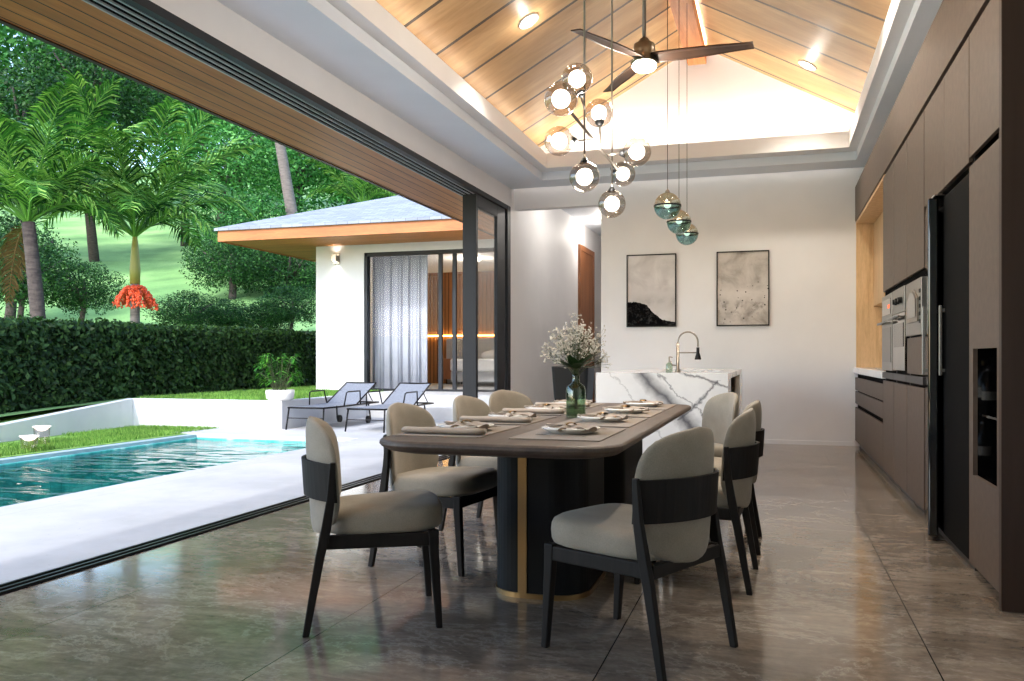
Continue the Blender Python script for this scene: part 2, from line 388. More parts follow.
# ------------------------------------------------------------------ ROOM SHELL
XL, XR, YB = -3.37, .92, 10.94
struct(MB().box(XL,-2.6,-.12, 1.62,18.2,0).build('floor', FLOOR))
bk = MB().box(-2.18,YB,0, 1.62,YB+.15,3.6); bk.box(XL,YB,3.07,-2.18,YB+.15,3.6)
struct(bk.build('wall_back', WHITE))
wl = MB().box(XL-.30,-2.6,3.065, XL,10.76,3.62); wl.box(XL-.14,10.74,0,XL,18.2,3.8); wl.box(XL-.30,-2.6,0,XL,-1.6,3.07)
struct(wl.build('wall_left', WHITE))
struct(MB().box(1.57,-2.6,0,1.72,11.1,3.6).build('wall_right', WHITE))
struct(MB().box(XL-.3,-2.75,0,1.72,-2.6,3.6).build('wall_front', WHITE))
struct(MB().box(-2.18,11.09,0,-2.06,18.2,3.6).build('wall_corridor', WHITE))
struct(MB().box(XL,18.2,0,-2.06,18.35,3.6).build('wall_corridor_end', WHITE))
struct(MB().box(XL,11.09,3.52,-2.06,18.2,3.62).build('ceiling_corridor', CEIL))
def ring(m, X0,Y0,X1,Y1, x0,y0,x1,y1, z0,z1):
    for a in ((X0,Y0,X1,y0),(X0,y1,X1,Y1),(X0,y0,x0,y1),(x1,y0,X1,y1)): m.box(a[0],a[1],z0,a[2],a[3],z1)
    return m
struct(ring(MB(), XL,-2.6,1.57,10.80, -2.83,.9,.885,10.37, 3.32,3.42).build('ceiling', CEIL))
struct(ring(MB(), XL,-2.6,1.57,10.80, -2.71,1.0,.79,10.15, 3.42,3.60).build('trim_1', WHITE))
struct(MB().box(XL,10.62,3.58,1.57,YB,3.62).build('trim_2', WHITE))
struct(MB().box(-3.30,10.795,3.46,.9,10.82,3.50).build('trim_led_back', LED_B))
led = MB().box(-2.80,1.2,3.60,-2.75,10.2,3.606); led.box(.83,1.2,3.60,.88,10.2,3.606)
struct(led.build('trim_led_cove_sides', LED_S))
struct(MB().box(-2.7,10.19,3.60,.8,10.24,3.606).build('trim_led_cove_end', LED_W))
RX, RZ, RM = -.90, 4.85, .55
def slab(xa, xb):
    za, zb = RZ-RM*abs(xa-RX), RZ-RM*abs(xb-RX)
    m = MB(); m.add([(xa,.7,za),(xb,.7,zb),(xb,10.45,zb),(xa,10.45,za),(xa,.7,za+.12),(xb,.7,zb+.12),(xb,10.45,zb+.12),(xa,10.45,za+.12)],
          [(0,3,2,1),(4,5,6,7),(0,1,5,4),(1,2,6,5),(2,3,7,6),(3,0,4,7)]); return m
struct(slab(-3.2,RX).build('ceiling_vault_pool_side', VAULT_L))
struct(slab(RX,1.40).build('ceiling_vault_kitchen_side', VAULT_L))
def gable(y0, y1):
    m = MB(); p = [(-3.2,3.58),(1.4,3.58),(1.4,RZ-RM*2.3),(RX,RZ),(-3.2,RZ-RM*2.3)]; n = 5
    m.add([(x,y0,z) for x,z in p]+[(x,y1,z) for x,z in p], [tuple(range(n)),tuple(range(2*n-1,n-1,-1))]+[(i,(i+1)%n,n+(i+1)%n,n+i) for i in range(n)]); return m
struct(gable(10.45,10.55).build('wall_gable', WHITE)); struct(gable(.6,.7).build('wall_gable_front', WHITE))
b = MB().box(RX-.11,.7,4.61,RX+.11,10.44,4.775).build('ridge_beam', BEAM, bevel=.006)
tag(b, 'reddish wooden ridge beam running under the peak of the vaulted ceiling', 'beam')
l = MB().box(RX-.10,.9,4.776,RX-.08,10.3,4.79); l.box(RX+.08,.9,4.776,RX+.10,10.3,4.79); l.build('led_strip', LED_W, b)
struct(MB().box(XL,10.90,0,XL+.012,YB,.06).box(-2.18,YB-.012,0,.92,YB,.05).build('baseboard_back', WHITE))

# sliding door: head track, floor track, stacked panels
dr = bpy.data.objects.new('door_1', None); COL.objects.link(dr); struct(dr)
hd = MB().box(XL-.05,-1.6,3.02,XL+.005,10.74,3.075); hd.build('head_frame', FRAME, dr)
ht = MB()
for k in range(4): ht.box(XL-.105-.062*k,-1.6,3.038,XL-.093-.062*k,10.6,3.052)
ht.build('head_track', TRACKL, dr); MB().box(XL-.30,-1.6,3.05,XL-.05,10.74,3.07).build('track_recess', GAP, dr)
ft = MB().box(XL-.085,-1.6,.0,XL+.075,10.74,.004).build('floor_track', GAP, dr)
rt = MB()
for k in range(3): rt.box(XL-.062+.052*k,-1.6,.004,XL-.045+.052*k,10.74,.011)
rt.build('track_rail', TRACKB, ft)
MB().box(XL-.13,10.60,0,XL+.01,10.74,3.07).build('jamb', FRAME, dr, bevel=.004)
f = MB(); x0, x1 = XL-.045, XL
f.box(XL-.17,9.40,.015,x1,9.47,3.0); f.box(x0,10.20,.015,x1,10.52,3.0); f.box(x0,9.47,2.86,x1,10.20,3.0); f.box(x0,9.47,.015,x1,10.20,.12)
f.box(x0-.06,10.50,.015,x0-.02,10.58,3.0); f.box(x0-.06,9.47,2.88,x0-.02,10.5,3.0); f.box(x0-.06,9.47,.015,x0-.02,10.5,.10)
p = f.build('sliding_panel', FRAME, dr, bevel=.003)
MB().box(x0+.018,9.47,.12,x0+.026,10.20,2.86).build('glass_pane', GLASS, p)
# corridor wooden door
d2 = bpy.data.objects.new('door_2', None); COL.objects.link(d2); struct(d2)
MB().box(XL,14.9,0,XL+.03,15.95,3.0).build('door_leaf', DOORW, d2)
MB().box(XL,14.8,0,XL+.045,14.9,3.1).box(XL,15.95,0,XL+.045,16.05,3.1).box(XL,14.9,3.0,XL+.045,15.95,3.1).build('door_frame', DOORW, d2)
MB().tube([(XL+.03,15.85,1.0),(XL+.08,15.85,1.0),(XL+.08,15.72,1.0)],.011).build('door_handle', STEEL, d2)

# eave over the deck
struct(MB().box(-4.36,-3,3.06,XL-.30,13.2,3.10).build('ceiling_eave', EAVEW))
struct(MB().box(-4.40,-3,3.05,-4.36,13.2,3.24).build('trim_eave_edge', CABDARK))
struct(MB().box(-4.5,-3.2,3.24,-3.42,13.2,3.34).build('roof_eave', ROOF))
struct(MB().box(-3.75,-3.0,4.98,1.9,18.4,5.1).build('roof', ROOF))
struct(MB().box(-3.68,-2.7,3.6,-3.5,18.4,5.0).box(1.62,-2.7,3.6,1.72,18.4,5.0).box(-3.68,-2.75,3.6,1.72,-2.6,5.0).box(-3.68,18.3,3.6,1.72,18.4,5.0).build('wall_attic', EXTW))

# ------------------------------------------------------------------ KITCHEN RUN
def front(m, y0, y1, z0, z1, x=XR, t=.02, g=.0025): return m.box(x,y0+g,z0+g,x+t,y1-g,z1-g)
mods = [8.18,7.46,6.75,6.01,5.33,4.68,4.03]
# bulkhead fascia over the whole run
k = MB().box(XR,4.03,2.70,1.56,10.93,3.115).build('bulkhead_cabinet', CAB, bevel=.002); tag(k, 'long taupe bulkhead panel between the kitchen cupboards and the ceiling', 'cabinet')
struct(MB().box(1.12,-2.6,3.12,1.57,10.93,3.32).build('wall_bulkhead', WHITE))
def tall_unit(y1, y0, name, label):
    t = thing(name, label, 'cabinet', (XR,(y0+y1)/2,0)); ly0, ly1 = y0-(y0+y1)/2, y1-(y0+y1)/2
    c = MB(); c.box(.022,ly0,.07,.62,ly0+.018,2.685); c.box(.022,ly1-.018,.07,.62,ly1,2.685); c.box(.6,ly0,.07,.62,ly1,2.685)
    for z in (.07,.905,1.60,2.665): c.box(.022,ly0,z,.6,ly1,z+.02)
    c.build('carcass', PLINTH, t)
    MB().box(.05,ly0,0,.6,ly1,.07).build('plinth', PLINTH, t)
    front(MB(), ly0, ly1, .07, .865, 0).build('lower_door', CAB, t, bevel=.0015)
    MB().box(-.006,ly0,.885,.024,ly1,.935).build('handle_rail', PLINTH, t)
    front(MB(), ly0, ly1, 1.645, 2.665, 0).build('upper_door', CAB, t, bevel=.0015)
    MB().box(.02,ly0,1.60,.03,ly1,1.645).build('shadow_gap', GAP, t)
    return t
tall_unit(8.18,7.465,'tall_cabinet','tall taupe cabinet housing the steel oven beside the oak niche')
tall_unit(7.455,6.755,'tall_cabinet','tall taupe cabinet housing the black glass oven')
t = tall_unit(6.745,6.015,'tall_cabinet','tall taupe cabinet housing the steel microwave next to the fridge')
front(MB(), -.365,.365, .945,1.205, 0).build('drawer_front', CAB, t, bevel=.0015)
# ovens
def oven(y0, y1, z0, z1, label, style):
    yc = (y0+y1)/2; t = thing('wall_oven' if style < 2 else 'microwave', label, 'oven' if style < 2 else 'microwave', (XR,yc,z0)); a, b, h = y0-yc, y1-yc, z1-z0
    MB().box(.02,a+.03,.0,.5,b-.03,h).build('body', BLACKM, t)
    if style == 0:
        MB().box(-.012,a,0,.02,b,h).build('front_frame', STEEL, t, bevel=.003)
        MB().box(-.016,a+.06,h-.17,-.011,b-.06,h-.04).build('display', BLACKG, t)
        MB().box(-.018,a+.12,h-.12,-.0155,a+.22,h-.09).build('clock_digits', emit('red_digits',(1,.15,.05,1),1.2), t)
        MB().box(-.016,a+.05,.07,-.011,b-.05,.36).build('door_glass', mat('steel_mesh_glass', S(104,102,98), .3, .4), t)
        hm = MB().tube([(-.05,a+.05,h-.24),(-.05,b-.05,h-.24)],.011); hm.tube([(-.012,a+.08,h-.24),(-.05,a+.08,h-.24)],.007); hm.tube([(-.012,b-.08,h-.24),(-.05,b-.08,h-.24)],.007)
        hm.build('handle', STEEL, t, smooth=True)
    elif style == 1:
        MB().box(-.010,a,0,.02,b,h-.19).build('door', BLACKG, t, bevel=.003)
        MB().box(-.014,a+.07,.18,-.009,b-.07,h-.27).build('door_glass', mat('grey_oven_window', S(70,68,66), .12), t)
        MB().box(-.014,a,h-.19,.02,b,h).build('control_panel', STEEL, t, bevel=.003)
        for q in (-.2,-.06,.08): MB().lathe([(.0,0),(.024,0),(.020,.03),(.0,.03)],14).xf(Matrix.Translation((-.014,q,h-.10)) @ Matrix.Rotation(-PI/2,4,'Y')).build('knob', BLACKM, t)
        hm = MB().tube([(-.05,a+.05,h-.225),(-.05,b-.05,h-.225)],.012); hm.tube([(-.012,a+.08,h-.225),(-.05,a+.08,h-.225)],.007); hm.tube([(-.012,b-.08,h-.225),(-.05,b-.08,h-.225)],.007)
        hm.build('handle', STEEL, t, smooth=True)
    else:
        MB().box(-.012,a,0,.02,b,h).build('front_frame', STEEL, t, bevel=.003)
        arch = [(a+.10,.09),(b-.10,.09),(b-.10,h-.13)]+[(b-.10-(b-a-.20)*q/8, h-.13+.07*math.sin(PI*q/8)) for q in range(1,8)]+[(a+.10,h-.13)]
        n = len(arch); m = MB().add([(-.022,y,z) for y,z in arch]+[(-.012,y,z) for y,z in arch],[tuple(range(n)),tuple(range(2*n-1,n-1,-1))]+[(i,n+i,n+(i+1)%n,(i+1)%n) for i in range(n)])
        m.build('door', NICKEL, t)
        m = MB().add([(-.025,y*.72,.05+z*.78) for y,z in arch],[tuple(range(n))]); m.build('door_glass', BLACKG, t)
        for q in range(5): MB().box(-.016,a+.03,h-.10-.05*q,-.011,a+.075,h-.075-.05*q).build('button', BLACKM, t)
    return t
oven(7.49,8.15,.955,1.595,'steel built-in oven with a red clock display beside the oak niche',0)
oven(6.78,7.43,.965,1.595,'black glass built-in oven with a steel control panel and knobs',1)
oven(6.04,6.72,1.215,1.59,'steel built-in microwave with an arched dark window beside the fridge',2)
# upper cabinet over the fridge
t = thing('wall_cabinet','pair of taupe cupboard doors above the black fridge','cabinet',(XR,5.34,2.03))
MB().box(.022,-.655,0,.62,.655,.655).build('carcass', PLINTH, t)
front(MB(), 5.33-5.34,6.0-5.34,.0,.635,0).build('door', CAB, t, bevel=.0015); front(MB(), 4.685-5.34,5.33-5.34,.0,.635,0).build('door', CAB, t, bevel=.0015)
# fridge
t = thing('fridge','tall black double-door fridge set into the taupe cabinets','fridge',(XR,5.34,0))
MB().box(.06,-.645,.03,.62,.645,1.99).build('body', BLACKF, t, bevel=.004)
D = Matrix.Translation((0,.64,0)) @ Matrix.Rotation(-.125,4,'Z')
MB().box(0,-.60,.03,.055,0,1.985).xf(D).build('door', BLACKG, t, bevel=.010, seg=3)
MB().box(.004,-.64,.05,.055,.035,1.985).build('door', BLACKF, t, bevel=.006)
MB().box(-.030,-.57,.96,-.012,-.545,1.36).box(-.014,-.565,.98,.002,-.55,1.0).box(-.014,-.565,1.32,.002,-.55,1.34).xf(D).build('handle', STEEL, t, bevel=.003)
MB().box(-.028,-.03,.96,-.012,.0,1.36).box(-.014,-.025,.98,.006,-.005,1.0).box(-.014,-.025,1.32,.006,-.005,1.34).build('handle', STEEL, t, bevel=.003)
MB().box(-.05,.0,1.986,.05,.09,1.999).box(.0,.5,1.986,.05,.6,1.999).build('hinge_cover', CHROME, t, bevel=.004)
MB().box(.03,-.64,0,.6,.64,.03).build('plinth', PLINTH, t)
# pantry unit with display niche
t = thing('pantry_cabinet','tall taupe pantry cabinet with a dark glass-fronted bottle niche','cabinet',(XR,4.355,0))
a, b = -.322, .322; n0, n1 = 4.127-4.355, 4.593-4.355
c = MB(); c.box(.022,a,.05,.62,a+.018,2.685); c.box(.022,b-.018,.05,.62,b,2.685); c.box(.6,a,.05,.62,b,2.685); c.box(.022,a,2.0,.6,b,2.02); c.box(.022,a,2.66,.6,b,2.68)
c.build('carcass', PLINTH, t)
dm = MB(); z0, z1, q0, q1 = .05, 2.005, .49, 1.105
dm.box(0,a,z0,.02,b,q0); dm.box(0,a,q1,.02,b,z1); dm.box(0,a,q0,.02,n0,q1); dm.box(0,n1,q0,.02,b,q1); dm.build('door', CAB, t)
front(MB(), a, b, 2.05, 2.665, 0).build('upper_door', CAB, t, bevel=.0015)
nm = MB().box(.33,n0,q0,.34,n1,q1); nm.box(.02,n0-.01,q0,.34,n0,q1); nm.box(.02,n1,q0,.34,n1+.01,q1); nm.box(.02,n0,q0-.01,.34,n1,q0); nm.box(.02,n0,q1,.34,n1,q1+.01)
nm.build('niche_lining', BLACKG, t)
MB().box(.03,n0,.78,.32,n1,.79).build('glass_shelf', GLASS, t)
MB().box(.05,a,0,.6,b,.05).build('plinth', PLINTH, t)
for i, (y, z, h, lab) in enumerate(((4.22,.79,.26,'slim dark bottle with a gold cap on the glass shelf of the niche'),(4.32,.79,.22,'shorter dark bottle behind the gold-capped one on the niche shelf'),(4.20,.49,.24,'dark bottle on the bottom of the pantry niche'))):
    bt = thing('bottle', lab, 'bottle', (XR+.13,y,z), group='bottles in the pantry niche')
    MB().lathe([(.001,0),(.036,0),(.036,h*.6),(.013,h*.75),(.013,h*.9),(.001,h*.9)],16).build('body', BLACKG, bt, smooth=True)
    MB().lathe([(.001,h*.88),(.016,h*.88),(.016,h),(.001,h)],14).build('cap', BRASS if i == 0 else CHROME, bt, smooth=True)
    MB().lathe([(.0365,h*.25),(.0365,h*.45)],16, cap=False).build('paper_label', CERAMIC, bt, smooth=True)
e = MB().box(.905,3.985,0,1.57,4.028,3.115).build('end_panel', CABDARK, bevel=.003); tag(e,'dark brown panel closing the near end of the kitchen cabinet run','panel')
# niche: base drawers, worktop, oak lining, hood cabinet
t = thing('drawer_cabinet','low taupe drawer cabinet under the white worktop at the far wall','cabinet',(XR,9.56,0))
MB().box(.03,-1.375,.07,.62,1.365,.875).build('carcass', GAP, t)
for y0, y1 in ((-1.375,.0),(.0,1.365)):
    for z0, z1 in ((.07,.475),(.515,.665),(.675,.83)):
        front(MB(), y0, y1, z0, z1, 0).build('drawer', CAB, t, bevel=.0015)
MB().box(.05,-1.375,0,.6,1.365,.07).build('plinth', PLINTH, t)
w = MB().box(.905,8.19,.876,1.56,10.93,.945).build('worktop', MARBLE, bevel=.003); tag(w,'white stone worktop in the oak-lined niche above the drawers','worktop')
t = thing('niche_lining','pale oak lining of the recessed kitchen niche above the worktop','cladding',(XR,9.56,.946))
MB().box(.60,-1.37,0,.62,1.365,1.75).build('back_panel', OAK, t)
MB().box(.01,1.335,0,.60,1.365,1.72).build('side_panel', OAK, t); MB().box(.01,-1.375,0,.60,-1.35,1.72).build('side_panel', OAK, t)
MB().box(.01,-1.375,1.72,.60,1.365,1.752).build('top_panel', OAK, t)
h = thing('wall_cabinet','pale oak cupboard hanging inside the kitchen niche over the hob','cabinet',(1.12,9.56,1.67))
MB().box(.02,-1.345,0,.395,1.33,.99).build('carcass', OAKD, h)
front(MB(), -1.345,0,0,.99,0).build('door', OAKD, h, bevel=.002); front(MB(), 0,1.33,0,.99,0).build('door', OAKD, h, bevel=.002)
t = thing('gas_hob','black hob with pan supports set on the white worktop','hob',(1.22,8.75,.946))
MB().box(-.25,-.38,0,.25,.38,.012).build('plate', BLACKG, t, bevel=.003)
for x in (-.12,.12):
    for y in (-.2,.2):
        MB().lathe([(.001,.012),(.05,.012),(.045,.026),(.001,.026)],16,(x,y,0)).build('burner', BLACKM, t)
        g = MB()
        for q in range(4):
            a_ = PI/4+q*PI/2; g.tube([(x+.02*math.cos(a_),y+.02*math.sin(a_),.04),(x+.1*math.cos(a_),y+.1*math.sin(a_),.04),(x+.1*math.cos(a_),y+.1*math.sin(a_),.012)],.006,6)
        g.build('pan_support', BLACKM, t)

# ------------------------------------------------------------------ ISLAND
t = thing('kitchen_island','long kitchen island clad in white marble with bold grey veins','kitchen island',(-.90,8.45,0))
ix0, ix1, iy0, iy1, iz = -.54, .54, -1.45, 1.45, .936
im = MB()
sx0, sx1, sy0, sy1 = -.15, .40, -.55, .25
for a_ in ((ix0,iy0,ix1,sy0),(ix0,sy1,ix1,iy1),(ix0,sy0,sx0,sy1),(sx1,sy0,ix1,sy1)): im.box(a_[0],a_[1],iz-.05,a_[2],a_[3],iz)
im.build('countertop', MARBLE, t)
MB().box(ix0,iy0,0,ix1,iy0+.05,iz-.05).build('end_panel', MARBLE, t); MB().box(ix0,iy1-.05,0,ix1,iy1,iz-.05).build('end_panel', MARBLE, t)
MB().box(ix0,iy0+.05,0,ix0+.05,iy1-.05,iz-.05).build('side_panel', MARBLE, t)
MB().box(ix1-.05,iy0+.05,0,ix1,iy1-.05,.60).box(ix1-.05,iy0+.05,.60,ix1,-1.0,iz-.05).box(ix1-.05,.9,.60,ix1,iy1-.05,iz-.05).build('side_panel', MARBLE, t)
MB().box(ix1-.26,-1.0,.60,ix1-.24,.9,iz-.05).box(ix1-.26,-1.0,.58,ix1-.051,.9,.60).build('open_shelf', OAK, t)
sk = MB().box(sx0,sy0,iz-.22,sx1,sy1,iz-.21); sk.box(sx0-.01,sy0,iz-.22,sx0,sy1,iz-.05); sk.box(sx1,sy0,iz-.22,sx1+.01,sy1,iz-.05); sk.box(sx0,sy0-.01,iz-.22,sx1,sy0,iz-.05); sk.box(sx0,sy1,iz-.22,sx1,sy1+.01,iz-.05)
sk.build('sink', STEEL, t)
for i, (y, l) in enumerate(((-.7,'small black canister on the open shelf of the island, nearer the dining table'),(-.45,'small black canister on the open shelf of the island, farther from the dining table'))):
    q = thing('canister', l, 'canister', (-.90+ix1-.14,8.45+y,.602)); MB().lathe([(.001,0),(.05,0),(.05,.16),(.001,.16)],18).build('body', BLACKM, q, smooth=False); MB().lathe([(.001,.16),(.052,.16),(.048,.19),(.001,.19)],18).build('lid', OAK, q)
# faucet
t = thing('kitchen_faucet','tall arched spring kitchen faucet on the marble island','faucet',(-.80,7.38,.936))
MB().lathe([(.001,0),(.027,0),(.024,.02),(.014,.03),(.014,.25),(.001,.25)],16).build('column', NICKEL, t, smooth=True)
arc = [(0,0,.25)]+[(.085-.085*math.cos(PI*q/14),0,.26+.088*math.sin(PI*q/14)) for q in range(15)]+[(.17,0,.22)]
MB().tube(arc,.0075,10).build('spring_hose', NICKEL, t, smooth=True)
MB().lathe([(.001,.215),(.013,.215),(.013,.17),(.028,.115),(.026,.11),(.001,.11)][::-1],16,(.17,0,0)).build('spray_head', BLACKM, t, smooth=True)
MB().tube([(0,0,.17),(.17,0,.17)],.006).build('holder_arm', NICKEL, t, smooth=True)
MB().tube([(-.012,0,.06),(-.05,0,.065),(-.06,0,.10)],.007).build('lever', NICKEL, t, smooth=True)
t = thing('soap_bottle','small green soap bottle with pump beside the faucet on the island','soap bottle',(-.872,7.37,.936))
MB().lathe([(.001,0),(.028,0),(.03,.02),(.028,.07),(.012,.085),(.001,.085)],16).build('body', GREENG, t, smooth=True)
MB().tube([(0,0,.085),(0,0,.135)],.006).tube([(0,0,.135),(.03,0,.13)],.005).build('pump', NICKEL, t)
# tall black planter left of island
t = thing('planter_pot','tall black tapered planter standing on the floor beside the marble island','planter',(-1.76,7.55,0))
MB().loops([[(x*s,y*s,z) for x,y in rrect(-.17,-.17,.17,.17,.03,4)] for s, z in ((.62,0),(1.0,.985),(.92,.985),(.86,.90))]).build('pot', BLACKM, t)
MB().prism(rrect(-.145,-.145,.145,.145,.03,4),.86,.905).build('soil', BARKD, t)

# ------------------------------------------------------------------ PICTURES
def picture(xc, kind, label):
    t = thing('framed_picture', label, 'picture', (xc,YB-.001,1.928)); w, h = .318, .467
    f = MB().box(-w,-.035,-h,-w+.014,0,h).box(w-.014,-.035,-h,w,0,h).box(-w+.014,-.035,-h,w-.014,0,-h+.014).box(-w+.014,-.035,h-.014,w-.014,0,h)
    f.build('frame', BLACKM, t); MB().box(-w+.014,-.02,-h+.014,w-.014,-.004,h-.014).build('canvas', m_painting(kind), t)
picture(-1.521,'wave','framed black and white picture of a dark swell under pale mist')
picture(-.384,'mist','framed grey picture of cloudy haze scattered with dark specks')

# ------------------------------------------------------------------ DINING TABLE
t = thing('dining_table','long walnut dining table with rounded corners on black pillars','table',(-1.0,4.33,0))
x0, x1, y0, y1 = -.485, .48, -1.46, 1.46
rings = []
for ins, z in ((.075,.697),(.03,.707),(.006,.722),(0,.731),(.0015,.742),(.008,.748),(.014,.75)):
    rings.append([(x,y,z) for x,y in rrect(x0+ins,y0+ins,x1-ins,y1-ins,.19-ins*.5,10)])
MB().loops(rings).build('tabletop', WALNUT, t, smooth=False)
for yc, hl in ((-.44,.31),(.66,.46)):
    pl = MB()
    pl.prism(rrect(-.225,yc-hl,.205,yc+hl,.15,10),.022,.697); pl.build('pillar', PILLAR, t)
    MB().prism(rrect(-.232,yc-hl-.007,.212,yc+hl+.007,.155,10),0,.022).build('brass_base_rim', BRASS, t)
    MB().box(-.085,yc-hl-.008,.022,-.045,yc-hl+.01,.697).build('brass_strip', BRASS, t); MB().box(-.085,yc+hl-.01,.022,-.045,yc+hl+.008,.697).build('brass_strip', BRASS, t)
MB().box(-.10,-.14,.03,.10,.19,.696).build('spine_panel', PILLAR, t)

# ------------------------------------------------------------------ CHAIRS (front faces +y)
def make_chair(label):
    t = thing('dining_chair', label, 'chair', group='grey upholstered dining chairs')
    def sup(n, a, e=2.6):
        c, s = math.cos(a), math.sin(a)
        return math.copysign(abs(c)**(2/e), c), math.copysign(abs(s)**(2/e), s)
    # seat cushion
    rings = []
    for s, z in ((.02,.374),(.60,.373),(.90,.375),(.965,.382),(.992,.397),(1.0,.42),(.992,.443),(.965,.459),(.90,.470),(.75,.476),(.45,.479),(.02,.480)):
        r = []
        for k in range(48):
            u, v = sup(0, 2*PI*k/48, 3.8)
            y = .245*v*s+.02; wx = .238+.012*v
            dip = -.012*math.exp(-((u*s)**2+(v*s)**2)*3) if z > .44 else 0
            r.append((wx*u*s, y, z+dip+.012*(v*s)*(1 if z > .4 else .5)))
        rings.append(r)
    MB().loops(rings).build('seat', FABRIC, t, smooth=True)
    # back shell
    def surf(u, z):
        zz = (z-.36)/.46
        y = -.146-.100*(1-u*u)-.030*max(0,zz-.2)
        return y
    def hw(v):   # half width along the height parameter
        return (1-abs(2*v-1)**5.5)**(1/2.3)
    NB, NVV = 20, 26
    def shell(side):
        def fn(i, j):
            u = 2*i-1; v = .0005+.999*(.5-.5*math.cos(PI*j))
            z = .355+.462*v
            taper = .236-.020*max(0,(z-.62)/.2)**1.5-.028*max(0,(.50-z)/.15)
            w = taper*max(.0, hw(v))
            uu = math.sin(u*PI/2)*.5+u*.5
            x = w*uu
            th = .030*max(0,1-abs(uu)**4)**.5*max(0,1-abs(2*v-1)**5)**.5
            zc = z+.006*(1-uu*uu)*(1 if v > .5 else -.5)*abs(2*v-1)**3
            un = x/.235
            return (x, surf(un, z)+(th if side > 0 else -th*.85), zc)
        return fn
    m = MB().grid(shell(1), NB, NVV); nf = len(m.v); m.grid(shell(-1), NB, NVV)
    # stitch
    W = NB+1
    edge = [i for i in range(W)]+[j*W+NB for j in range(1,NVV+1)]+[NVV*W+i for i in range(NB-1,-1,-1)]+[j*W for j in range(NVV-1,0,-1)]
    for a_, b_ in zip(edge, edge[1:]+edge[:1]): m.f.append((a_,b_,nf+b_,nf+a_))
    o = m.build('backrest', FABRIC, t, smooth=True)
    me = o.data; bm = bmesh.new(); bm.from_mesh(me); bmesh.ops.remove_doubles(bm, verts=bm.verts, dist=.0004); bmesh.ops.recalc_face_normals(bm, faces=bm.faces); bm.to_mesh(me); bm.free()
    # wooden band round the back
    def band(off, z):
        return [(.246*q/10, surf(q/10*1.02, z)-.030*max(.10,1-abs(q/10)**4)**.5-off, z+.006*(1-(q/10)**2)) for q in range(-10,11)]
    r = [band(.002,.505), band(.002,.652), band(.016,.652), band(.016,.505)]
    n = 21; mb = MB(); mb.add([p for x in r for p in x], [(k*n+i,k*n+i+1,((k+1)%4)*n+i+1,((k+1)%4)*n+i) for k in range(4) for i in range(n-1)]+[(0,n,2*n,3*n),(n-1,4*n-1,3*n-1,2*n-1)])
    mb.build('back_band', DARKWOOD, t, smooth=False)
    def leg(pts):  # rectangular tapered bar along pts (x,y,z,wx,wy)
        return MB().loops([[(x-wx,y-wy,z),(x+wx,y-wy,z),(x+wx,y+wy,z),(x-wx,y+wy,z)] for x,y,z,wx,wy in pts])
    for s in (-1,1):
        leg([(s*.226,.235,0,.013,.013),(s*.222,.215,.30,.017,.019),(s*.222,.212,.385,.017,.021)]).build('leg', DARKWOOD, t, bevel=.005)
        leg([(s*.243,-.275,0,.012,.013),(s*.240,-.222,.30,.014,.018),(s*.240,-.200,.40,.014,.019),(s*.245,-.182,.52,.012,.016),(s*.247,-.174,.66,.009,.011)]).build('leg', DARKWOOD, t, bevel=.004)
    a_ = MB().box(-.222,.195,.325,.222,.225,.382); a_.box(-.236,-.22,.325,-.206,.215,.378); a_.box(.206,-.22,.325,.236,.215,.378); a_.box(-.225,-.228,.325,.225,-.20,.372)
    a_.build('seat_rail', DARKWOOD, t, bevel=.004)
    return t
ch0 = make_chair('grey dining chair turned askew at the pool side table corner nearest the camera')
def place(o, x, y, deg): o.location = (x,y,0); o.rotation_euler = (0,0,math.radians(deg-90)); return o
place(ch0,-1.575,3.178,28)
for x, y, dg, lab in ((-1.66,4.10,-7,'grey dining chair on the pool side, next after the askew corner chair'),
                      (-1.65,5.02,-9,'grey dining chair on the pool side, third along from the nearest corner'),
                      (-1.72,5.92,-28,'grey dining chair at the far pool side corner, closest to the glass door stack'),
                      (-.495,3.10,155,'grey dining chair seen from behind in the foreground on the kitchen side'),
                      (-.375,4.18,178,'grey dining chair on the kitchen side, next behind the foreground one'),
                      (-.36,4.98,180,'grey dining chair on the kitchen side, mostly hidden by the one before it'),
                      (-.52,5.95,210,'grey dining chair turned askew at the table corner nearest the kitchen island')):
    place(copy_tree(ch0, label=lab), x, y, dg)

# ------------------------------------------------------------------ TABLE SETTINGS
TZ = .7505
def rank(i): return ('farthest from the island','third from the island','second from the island','closest to the island')[i]
proto = {}
def item(key, maker, loc, rz, label):
    if key not in proto: o = proto[key] = maker(); o.location = loc; o.rotation_euler = (0,0,rz); o['label'] = label; return o
    return copy_tree(proto[key], loc, rz, label)
def mk_mat():
    t = MB().prism(rrect(-.285,-.178,.285,.178,.006,2),0,.004).build('placemat', MATF); return tag(t,'','placemat','beige placemats')
def mk_plate():
    t = MB().lathe([(.001,.004),(.085,.004),(.095,.001),(.10,.003),(.135,.019),(.138,.021),(.135,.024),(.10,.009),(.09,.008),(.001,.008)],40).build('dinner_plate', CERAMIC, smooth=True); t.scale = (.88,.88,1); return tag(t,'','plate','white dinner plates')
def mk_side():
    t = MB().lathe([(.001,.003),(.06,.003),(.066,.001),(.072,.003),(.103,.016),(.105,.018),(.102,.020),(.07,.008),(.001,.007)],36).build('salad_plate', CERAMIC, smooth=True); return tag(t,'','plate','white salad plates')
